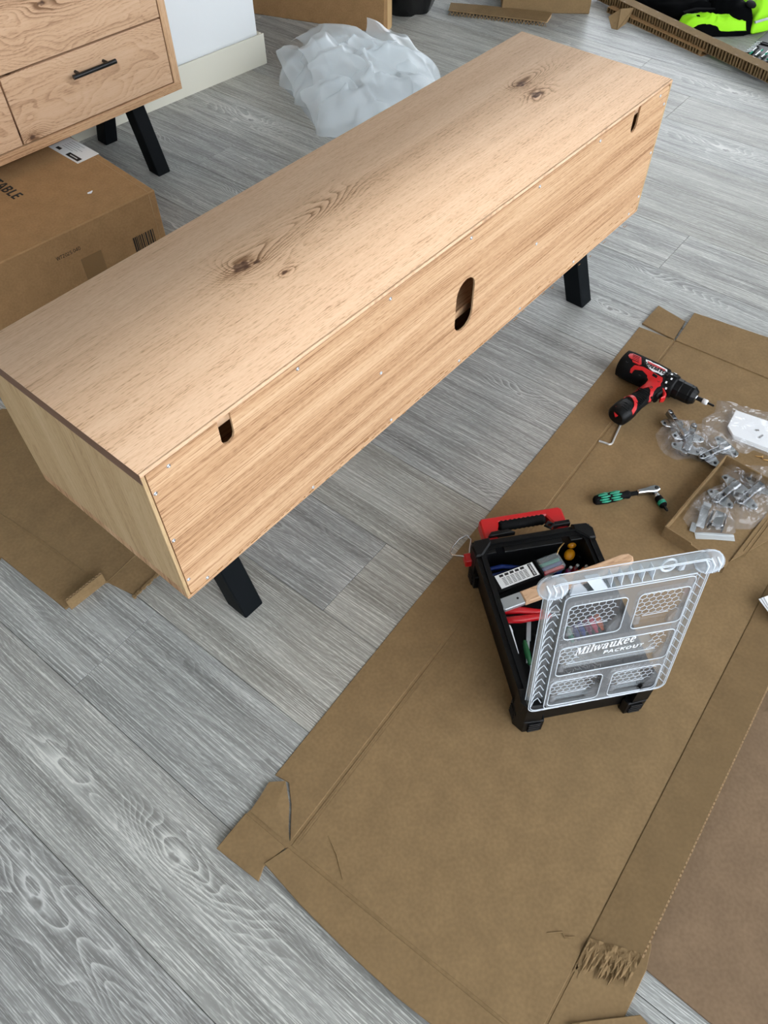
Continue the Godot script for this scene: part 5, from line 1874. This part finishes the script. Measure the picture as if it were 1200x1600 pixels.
# skin laid over the drill's upper side: outline in x, z
func drape(st: SurfaceTool, poly: PackedVector2Array, _t: Node, kind: String, w := 0.0012) -> void:
	var p2 := PackedVector2Array()
	for i in poly.size():
		var a := poly[i]
		var b := poly[(i + 1) % poly.size()]
		p2.append(a)
		var l := a.distance_to(b)
		var n := int(l / 0.006)
		for k in n:
			p2.append(a.lerp(b, (k + 1.0) / (n + 1.0)))
	# inner points so that the skin can follow the curve
	var pts := PackedVector2Array(p2)
	var lo := p2[0]
	var hi := p2[0]
	for q in p2:
		lo = Vector2(minf(lo.x, q.x), minf(lo.y, q.y))
		hi = Vector2(maxf(hi.x, q.x), maxf(hi.y, q.y))
	var x := lo.x + 0.0035
	while x < hi.x:
		var z := lo.y + 0.0035
		while z < hi.y:
			var q := Vector2(x, z)
			if Geometry2D.is_point_in_polygon(q, p2):
				var far := true
				for e in p2:
					if e.distance_to(q) < 0.002:
						far = false
						break
				if far:
					pts.append(q)
			z += 0.005
		x += 0.005
	var idx := Geometry2D.triangulate_delaunay(pts)
	for i in range(0, idx.size(), 3):
		var a := pts[idx[i]]
		var b := pts[idx[i + 1]]
		var c := pts[idx[i + 2]]
		if not Geometry2D.is_point_in_polygon((a + b + c) / 3.0, p2):
			continue
		if absf((b - a).cross(c - a)) < 1e-9:
			continue
		if (b - a).cross(c - a) > 0:
			var s := b
			b = c
			c = s
		var va := Vector3(a.x, drill_y(a, kind) + w, a.y)
		var vb := Vector3(b.x, drill_y(b, kind) + w, b.y)
		var vc := Vector3(c.x, drill_y(c, kind) + w, c.y)
		tri(st, va, vb, vc, a, b, c, 1)
	for i in p2.size():
		var a := p2[i]
		var b := p2[(i + 1) % p2.size()]
		var ya := drill_y(a, kind)
		var yb := drill_y(b, kind)
		quad(st, Vector3(a.x, ya - 0.002, a.y), Vector3(b.x, yb - 0.002, b.y), Vector3(b.x, yb + w, b.y), Vector3(a.x, ya + w, a.y))

func drill_y(p: Vector2, kind: String) -> float:
	var best := 0.002
	var e := 2.7
	if p.x > -0.001 and p.x < 0.118:
		var rz := 0.034
		var ry := 0.030
		if p.x > 0.08:
			rz = lerpf(0.034, 0.031, (p.x - 0.08) / 0.035)
			ry = lerpf(0.030, 0.0290, (p.x - 0.08) / 0.035)
		if p.x < 0.02:
			rz = lerpf(0.030, 0.034, p.x / 0.02)
			ry = lerpf(0.026, 0.030, p.x / 0.02)
		var f := absf(p.y) / rz
		if f < 1.0:
			best = maxf(best, ry * pow(1.0 - pow(f, e), 1.0 / e))
	if p.y > 0.015:
		var k := [[0.022, 0.098, 0.034, 0.021], [0.04, 0.103, 0.027, 0.019], [0.065, 0.100, 0.020, 0.018], [0.10, 0.093, 0.0205, 0.019], [0.128, 0.087, 0.0255, 0.0205], [0.150, 0.084, 0.0265, 0.0215], [0.173, 0.080, 0.019, 0.014]]
		for i in k.size() - 1:
			if p.y >= k[i][0] - (0.01 if i == 0 else 0.0) and p.y < k[i + 1][0]:
				var g := clampf((p.y - k[i][0]) / (k[i + 1][0] - k[i][0]), 0, 1)
				var cx := lerpf(k[i][1], k[i + 1][1], g)
				var rx := lerpf(k[i][2], k[i + 1][2], g)
				var ry := lerpf(k[i][3], k[i + 1][3], g)
				var f := absf(p.x - cx) / rx
				if f < 1.0:
					best = maxf(best, ry * pow(1.0 - pow(f, 2.4), 1.0 / 2.4))
				elif kind == "body" and p.y < 0.066:
					best = maxf(best, 0.010)
	return best

# ------------------------------------------------------------------ hand tools
func make_hand_tools() -> void:
	var y := 0.0046
	var st := S()
	tube(st, [Vector3(0.943, y + 0.0022, 0.266), Vector3(0.9475, y + 0.0022, 0.283), Vector3(0.9485, y + 0.0022, 0.2885), Vector3(0.9525, y + 0.0022, 0.2925), Vector3(0.958, y + 0.0022, 0.2925), Vector3(0.985, y + 0.0022, 0.286), Vector3(1.018, y + 0.0022, 0.2785)], [0.0023], 6, Vector3.UP, false, FLAT)
	tag(obj("hex_key", st, M.hex_steel), "bent silver hex key lying between the drill and the ratchet", "hex key")
	# ratchet with a green and black handle; local x from the butt to the head
	var d := (Vector3(0.893, 0, 0.440) - Vector3(0.775, 0, 0.350))
	var len := d.length()
	var t := thing("bit_ratchet", "small bit ratchet with a green and black handle and a chrome angled head", "ratchet", Vector3(0.775, y + 0.0125, 0.350), -atan2(d.z, d.x))
	st = S()
	var prof := [Vector2(0.0, 0.0), Vector2(0.006, 0.0005), Vector2(0.0098, 0.004), Vector2(0.0108, 0.012), Vector2(0.0115, 0.03), Vector2(0.0108, 0.048), Vector2(0.0085, 0.062), Vector2(0.0078, 0.070), Vector2(0.0092, 0.076), Vector2(0.0092, 0.080), Vector2(0.006, 0.084), Vector2(0.0, 0.0845)]
	var X := Basis(Vector3(0, 1, 0), Vector3(1, 0, 0), Vector3(0, 0, -1))
	lathe(st, prof, 12, Transform3D(X, Vector3.ZERO))
	obj("handle", st, M.dark_rubber, t)
	for k in 6:
		st = S()
		var a := -1.25 + k * 0.5
		for s in 2:
			var x0 := 0.010 + s * 0.026 + (0.004 if k % 2 else 0.0)
			var pts := []
			var rr := []
			for i in 6:
				var x := x0 + 0.021 * i / 5.0
				var r := 0.0112 - absf(x - 0.03) * 0.03
				pts.append(Vector3(x, cos(a) * r, sin(a) * r))
				rr.append(0.0022 * sin(PI * (i + 0.4) / 5.8) + 0.0006)
			tube(st, pts, rr, 8)
		obj("green_inlay", st, M.green_plastic, t)
	st = S()
	tube(st, [Vector3(0.082, 0, 0), Vector3(0.104, 0, 0)], [0.0048], 10)
	obj("neck", st, M.dark_rubber, t)
	st = S()
	var hx := Transform3D(Vector3(1, 0, 0), Vector3(0, 0, -1), Vector3(0, 1, 0), Vector3(0, -0.006, 0))
	prism(st, pv([0.100, -0.005, 0.122, -0.0065, 0.132, -0.0085, 0.142, -0.009, 0.150, -0.005, 0.152, 0.0, 0.150, 0.005, 0.142, 0.009, 0.132, 0.0085, 0.122, 0.0065, 0.100, 0.005]), 0.0, 0.013, hx, 0.002)
	obj("head", st, M.bright_steel, t)
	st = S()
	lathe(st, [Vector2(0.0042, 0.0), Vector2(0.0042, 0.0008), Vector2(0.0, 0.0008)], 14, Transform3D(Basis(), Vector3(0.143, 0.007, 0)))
	obj("black_bore_disc", st, M.ink_black, t)  # no opening here: a black disc paints the dark of the bore
	# adaptor and bit across the head
	var ax := Transform3D(Basis(Vector3.RIGHT, PI / 2) * Basis(Vector3(0, 0, 1), -0.10), Vector3(0.138, -0.002, 0.006))
	st = S()
	lathe(st, [Vector2(0.0, 0.0), Vector2(0.006, 0.0), Vector2(0.006, 0.006), Vector2(0.0072, 0.007), Vector2(0.0072, 0.012), Vector2(0.006, 0.014), Vector2(0.0, 0.014)], 16, ax)
	obj("adaptor", st, M.bright_steel, t)
	st = S()
	lathe(st, [Vector2(0.0, 0.013), Vector2(0.008, 0.014), Vector2(0.0086, 0.020), Vector2(0.0086, 0.026), Vector2(0.0, 0.027)], 16, ax)
	lathe(st, [Vector2(0.0, 0.034), Vector2(0.0086, 0.034), Vector2(0.0084, 0.037), Vector2(0.006, 0.040), Vector2(0.0, 0.0405)], 16, ax)
	obj("bit_holder", st, M.dark_rubber, t)
	st = S()
	lathe(st, [Vector2(0.0086, 0.026), Vector2(0.0092, 0.0265), Vector2(0.0092, 0.034), Vector2(0.0086, 0.0345)], 16, ax)
	obj("green_ring", st, M.green_plastic, t)
	st = S()
	lathe(st, [Vector2(0.0034, 0.040), Vector2(0.0034, 0.049), Vector2(0.0022, 0.053), Vector2(0.0, 0.054)], 6, ax, FLAT)
	obj("bit", st, M.dark_steel, t)

# ------------------------------------------------------------------ tray, hinges, bags, screws
func hinge_mesh() -> Array:
	# cup flange, cup, arm and wing plate of a concealed hinge; x along the arm
	var flat := Transform3D(Vector3(1, 0, 0), Vector3(0, 0, -1), Vector3(0, 1, 0), Vector3.ZERO)
	var st := S()
	prism(st, pv([-0.010, -0.026, -0.004, -0.030, 0.004, -0.030, 0.009, -0.018, 0.014, -0.010, 0.014, 0.010, 0.009, 0.018, 0.004, 0.030, -0.004, 0.030, -0.010, 0.026, -0.012, 0.010, -0.012, -0.010]), 0.010, 0.012, flat, 0.0005)
	lathe(st, [Vector2(0.0, -0.001), Vector2(0.0125, 0.0), Vector2(0.0135, 0.010), Vector2(0.0, 0.0102)], 20)
	var flange := done(st)
	st = S()
	bb(st, Vector3(-0.007, 0.0115, -0.0085), Vector3(0.016, 0.0190, 0.0085), 0.003)
	bb(st, Vector3(0.012, 0.006, -0.0065), Vector3(0.068, 0.0165, -0.0048), 0.0006)
	bb(st, Vector3(0.012, 0.006, 0.0048), Vector3(0.068, 0.0165, 0.0065), 0.0006)
	bb(st, Vector3(0.014, 0.0150, -0.0048), Vector3(0.036, 0.0166, 0.0048), 0.0004)
	bb(st, Vector3(0.045, 0.0150, -0.0048), Vector3(0.056, 0.0166, 0.0048), 0.0004)
	lathe(st, [Vector2(0.0030, 0.013), Vector2(0.0052, 0.013), Vector2(0.0054, 0.0170), Vector2(0.0030, 0.0172)], 14, Transform3D(Basis(), Vector3(0.066, 0, 0)))
	var arm := done(st)
	st = S()
	prism(st, pv([0.030, -0.0065, 0.034, -0.022, 0.040, -0.028, 0.048, -0.028, 0.053, -0.020, 0.056, -0.0065, 0.056, 0.0065, 0.053, 0.020, 0.048, 0.028, 0.040, 0.028, 0.034, 0.022, 0.030, 0.0065]), 0.003, 0.005, flat, 0.0006)
	var wing := done(st)
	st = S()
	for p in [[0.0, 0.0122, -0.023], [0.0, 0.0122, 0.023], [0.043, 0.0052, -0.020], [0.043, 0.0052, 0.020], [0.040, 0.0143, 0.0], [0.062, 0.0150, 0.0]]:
		lathe(st, [Vector2(0.0032, 0.0), Vector2(0.0032, 0.0006), Vector2(0.0018, 0.0008), Vector2(0.0, 0.0008)], 12, Transform3D(Basis(), Vector3(p[0], p[1], p[2])))  # solid dark discs, colour standing in for shade inside the screw holes
	var hole_discs := done(st)
	return [flange, arm, wing, hole_discs]

func make_tray_and_bags() -> void:
	var y := 0.0046
	# open cardboard tray
	var t := thing("cardboard_tray", "shallow open cardboard tray holding two bags of hardware, behind the clear toolbox lid", "tray", Vector3(0.794, y, 0.502), deg_to_rad(-2.0))
	var st := S()
	prism(st, xz([0.002, 0.002, 0.262, 0.002, 0.262, 0.138, 0.002, 0.138]), 0.0, 0.002, LIE)
	obj("bottom", st, M.kraft, t)
	st = S()
	bb(st, Vector3(0.0, 0.0, 0.0), Vector3(0.264, 0.033, 0.003), 0.0006)
	bb(st, Vector3(0.03, 0.031, 0.003), Vector3(0.23, 0.0335, 0.0045), 0.0006)
	obj("wall", st, M.kraft, t)
	st = S()
	prism(st, pv([0.0, 0.0, 0.138, 0.0, 0.138, 0.020, 0.095, 0.023, 0.062, 0.0265, 0.060, 0.031, 0.0, 0.0335]), -0.003, 0.0, Transform3D(Basis(Vector3(0, 0, 1), Vector3.UP, Vector3(-1, 0, 0)), Vector3.ZERO))
	obj("wall", st, M.kraft, t)
	st = S()
	bb(st, Vector3(0.262, 0.0, 0.0), Vector3(0.265, 0.033, 0.138), 0.0006)
	obj("wall", st, M.kraft, t)
	st = S()
	prism(st, xz([0.035, 0.138, 0.262, 0.138, 0.262, 0.176, 0.150, 0.176, 0.10, 0.160]), 0.0012, 0.0042, Transform3D(Basis(Vector3.RIGHT, deg_to_rad(2.0)), Vector3(0, 0.006, 0.0)) * LIE, 0.0006)
	obj("folded_out_wall", st, M.kraft, t)
	st = S()
	for k in 2:
		tube(st, [Vector3(0.075 - 0.012 * k, 0.0053, 0.147 + 0.008 * k), Vector3(0.26, 0.0053, 0.147 + 0.008 * k)], [0.0007], 6)
	obj("fold_line", st, M.kraft, t)

	var hm := hinge_mesh()
	var names := ["flange", "arm", "wing_plate", "dark_hole_disc"]
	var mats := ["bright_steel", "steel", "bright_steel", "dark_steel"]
	# x, y, z, turn, roll, label
	var hs := [
		[1.006, y + 0.004, 0.563, 2.95, 0.0, "silver cabinet hinge at the far side of the bag in the tray"],
		[1.036, y + 0.004, 0.604, 2.95, 0.0, "silver cabinet hinge lying parallel to its twin in the bag in the tray"],
		[1.068, y + 0.002, 0.408, 0.95, 0.25, "silver cabinet hinge at the drill end of the loose hinge bag"],
		[1.036, y + 0.004, 0.432, 0.25, 0.0, "silver cabinet hinge in the middle of the loose hinge bag"],
		[1.098, y + 0.003, 0.498, 2.75, 0.0, "silver cabinet hinge at the tray end of the loose hinge bag"],
	]
	for q in hs:
		var h := thing("cabinet_hinge", q[5], "hinge", Vector3(q[0], q[1], q[2]), q[3], "cabinet hinges in clear bags")
		h.rotation.x = q[4]
		h.scale = Vector3.ONE * 1.12
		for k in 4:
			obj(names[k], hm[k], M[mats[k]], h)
	# bracket and angle piece in the small zip bag
	st = S()
	var br := thing("magnet_catch", "square bright magnet catch in the small zip bag in the tray", "catch", Vector3(0.894, y + 0.010, 0.576), 0.25)
	bb(st, Vector3(-0.019, 0.0, -0.0125), Vector3(0.019, 0.016, 0.0125), 0.003)
	obj("body", st, M.bright_steel, br)
	st = S()
	bb(st, Vector3(-0.022, -0.004, -0.0155), Vector3(0.022, 0.008, -0.0127), 0.001)
	bb(st, Vector3(-0.022, -0.004, 0.0127), Vector3(0.022, 0.008, 0.0155), 0.001)
	obj("side_plate", st, M.dark_steel, br)
	var sp := thing("strike_plate", "grey steel strike plate beside the magnet catch in the small zip bag", "plate", Vector3(0.888, y + 0.008, 0.548), 0.25)
	st = S()
	bb(st, Vector3(-0.030, 0.0, -0.009), Vector3(0.030, 0.004, 0.008), 0.001)
	bb(st, Vector3(0.020, 0.0, -0.009), Vector3(0.030, 0.016, 0.008), 0.001)
	bb(st, Vector3(-0.045, -0.004, -0.018), Vector3(-0.020, -0.001, -0.006), 0.001)
	obj("plate", st, M.matt_steel, sp)
	# clear bags
	var b1 := thing("zip_bag", "small clear zip bag with a magnet catch, nearer bag in the tray", "bag")
	obj("film", pillow([0.862, 0.517, 0.846, 0.545, 0.846, 0.560, 0.878, 0.612, 0.900, 0.618, 0.935, 0.585, 0.955, 0.555, 0.992, 0.545, 0.985, 0.530, 0.960, 0.519, 0.925, 0.512, 0.895, 0.513], y + 0.003, 0.026, 701, 0.7, 20.0, 12, 64, 0.4), M.clear_film, b1)
	st = S()
	tube(st, [Vector3(0.838, y + 0.004, 0.557), Vector3(0.86, y + 0.0055, 0.588), Vector3(0.884, y + 0.004, 0.622)], [Vector2(0.009, 0.0008)], 8)
	tube(st, [Vector3(0.842, y + 0.006, 0.557), Vector3(0.862, y + 0.0075, 0.588), Vector3(0.886, y + 0.006, 0.620)], [0.0009], 6)
	obj("zip_seal", st, M.milk_film, b1)
	var b2 := thing("hinge_bag", "clear bag with two parallel hinges, farther bag in the tray", "bag")
	obj("film", pillow([1.050, 0.520, 1.075, 0.548, 1.108, 0.594, 1.085, 0.640, 1.03, 0.655, 0.975, 0.648, 0.928, 0.640, 0.905, 0.612, 0.925, 0.585, 0.962, 0.560, 1.005, 0.532], y + 0.003, 0.030, 713, 0.55, 16.0, 13, 72, 0.4), M.clear_film, b2)
	var b3 := thing("hinge_bag", "loose clear bag with tangled hinges lying between the drill and the tray", "bag")
	obj("film", pillow([1.046, 0.354, 1.082, 0.360, 1.106, 0.374, 1.118, 0.400, 1.128, 0.430, 1.128, 0.470, 1.118, 0.508, 1.083, 0.534, 1.060, 0.515, 1.042, 0.492, 1.030, 0.450, 1.006, 0.430, 1.004, 0.402, 1.018, 0.378], y, 0.037, 727, 0.6, 16.0, 13, 72, 0.4), M.clear_film, b3)
	# bag with a white folded sheet
	var b4 := thing("parts_bag", "clear plastic bag with a recycling mark around a flat white packet, beside the drill bit", "bag")
	obj("film", pillow([1.240, 0.414, 1.262, 0.490, 1.300, 0.600, 1.20, 0.660, 1.150, 0.582, 1.140, 0.520, 1.128, 0.470, 1.126, 0.430, 1.163, 0.414, 1.199, 0.428], y, 0.020, 733, 0.5, 14.0, 12, 72, 0.4), M.clear_film, b4)
	obj("tail", pillow([1.150, 0.486, 1.160, 0.520, 1.150, 0.551, 1.122, 0.540, 1.112, 0.510, 1.118, 0.486], y, 0.015, 741, 0.7, 24.0, 7, 40, 0.4), M.clear_film, b4)
	st = S()
	for m in [[1.194, 0.0135, 0.530, 0.011], [1.140, 0.0200, 0.458, 0.009]]:
		var c := Vector3(m[0], y + m[1], m[2])
		for k in 3:
			var a := 0.6 + TAU * k / 3.0
			var b := a + TAU / 3.0
			var pa: Vector3 = c + Vector3(cos(a), 0, sin(a)) * m[3]
			var pb: Vector3 = c + Vector3(cos(b), 0, sin(b)) * m[3]
			tube(st, [pa.lerp(pb, 0.08), pa.lerp(pb, 0.80)], [Vector2(0.0017, 0.0004)], 6)
	text_mesh(st, "04", 0.0075, Transform3D(Basis(Vector3.UP, -0.85) * Basis(Vector3.RIGHT, -PI / 2), Vector3(1.194, y + 0.0135, 0.530)))
	text_mesh(st, "PE-LD", 0.0055, Transform3D(Basis(Vector3.UP, -0.2) * Basis(Vector3.RIGHT, -PI / 2), Vector3(1.181, y + 0.0135, 0.545)))
	obj("recycling_mark", st, M.ink_black, b4)
	st = S()
	for k in 3:
		prism(st, xz([1.226, 0.470, 1.244, 0.560, 1.27, 0.65, 1.19, 0.66, 1.158, 0.578, 1.146, 0.500, 1.165, 0.478]), 0.001 + 0.004 * k, 0.004 + 0.004 * k, Transform3D(Basis(), Vector3(0, y, -0.003 * k)) * LIE, 0.0012)
	tag(obj("white_packet", st, M.white_plastic), "flat glossy white packet inside the clear parts bag", "packet")
	# two small wood screws
	for k in 2:
		var s := thing("wood_screw", ["small brass wood screw lying beside the parts bag, tip towards the hinges", "small brass wood screw at the edge of the picture next to its twin"][k], "screw", Vector3(1.131 + 0.001 * k, y + 0.0035, 0.566 + 0.018 * k), -1.15 + 0.1 * k)
		st = S()
		var prof := [Vector2(0.0, 0.0), Vector2(0.0035, 0.0), Vector2(0.0018, 0.003)]
		for i in 9:
			prof.append(Vector2((0.0017 if i % 2 else 0.0012) * (1.0 - i * 0.06), 0.004 + i * 0.0014))
		prof.append(Vector2(0.0, 0.018))
		lathe(st, prof, 12, Transform3D(Basis(Vector3(0, 1, 0), Vector3(-1, 0, 0), Vector3(0, 0, 1)), Vector3(0.008, 0, 0)))
		obj("shank", st, M.brass, s)
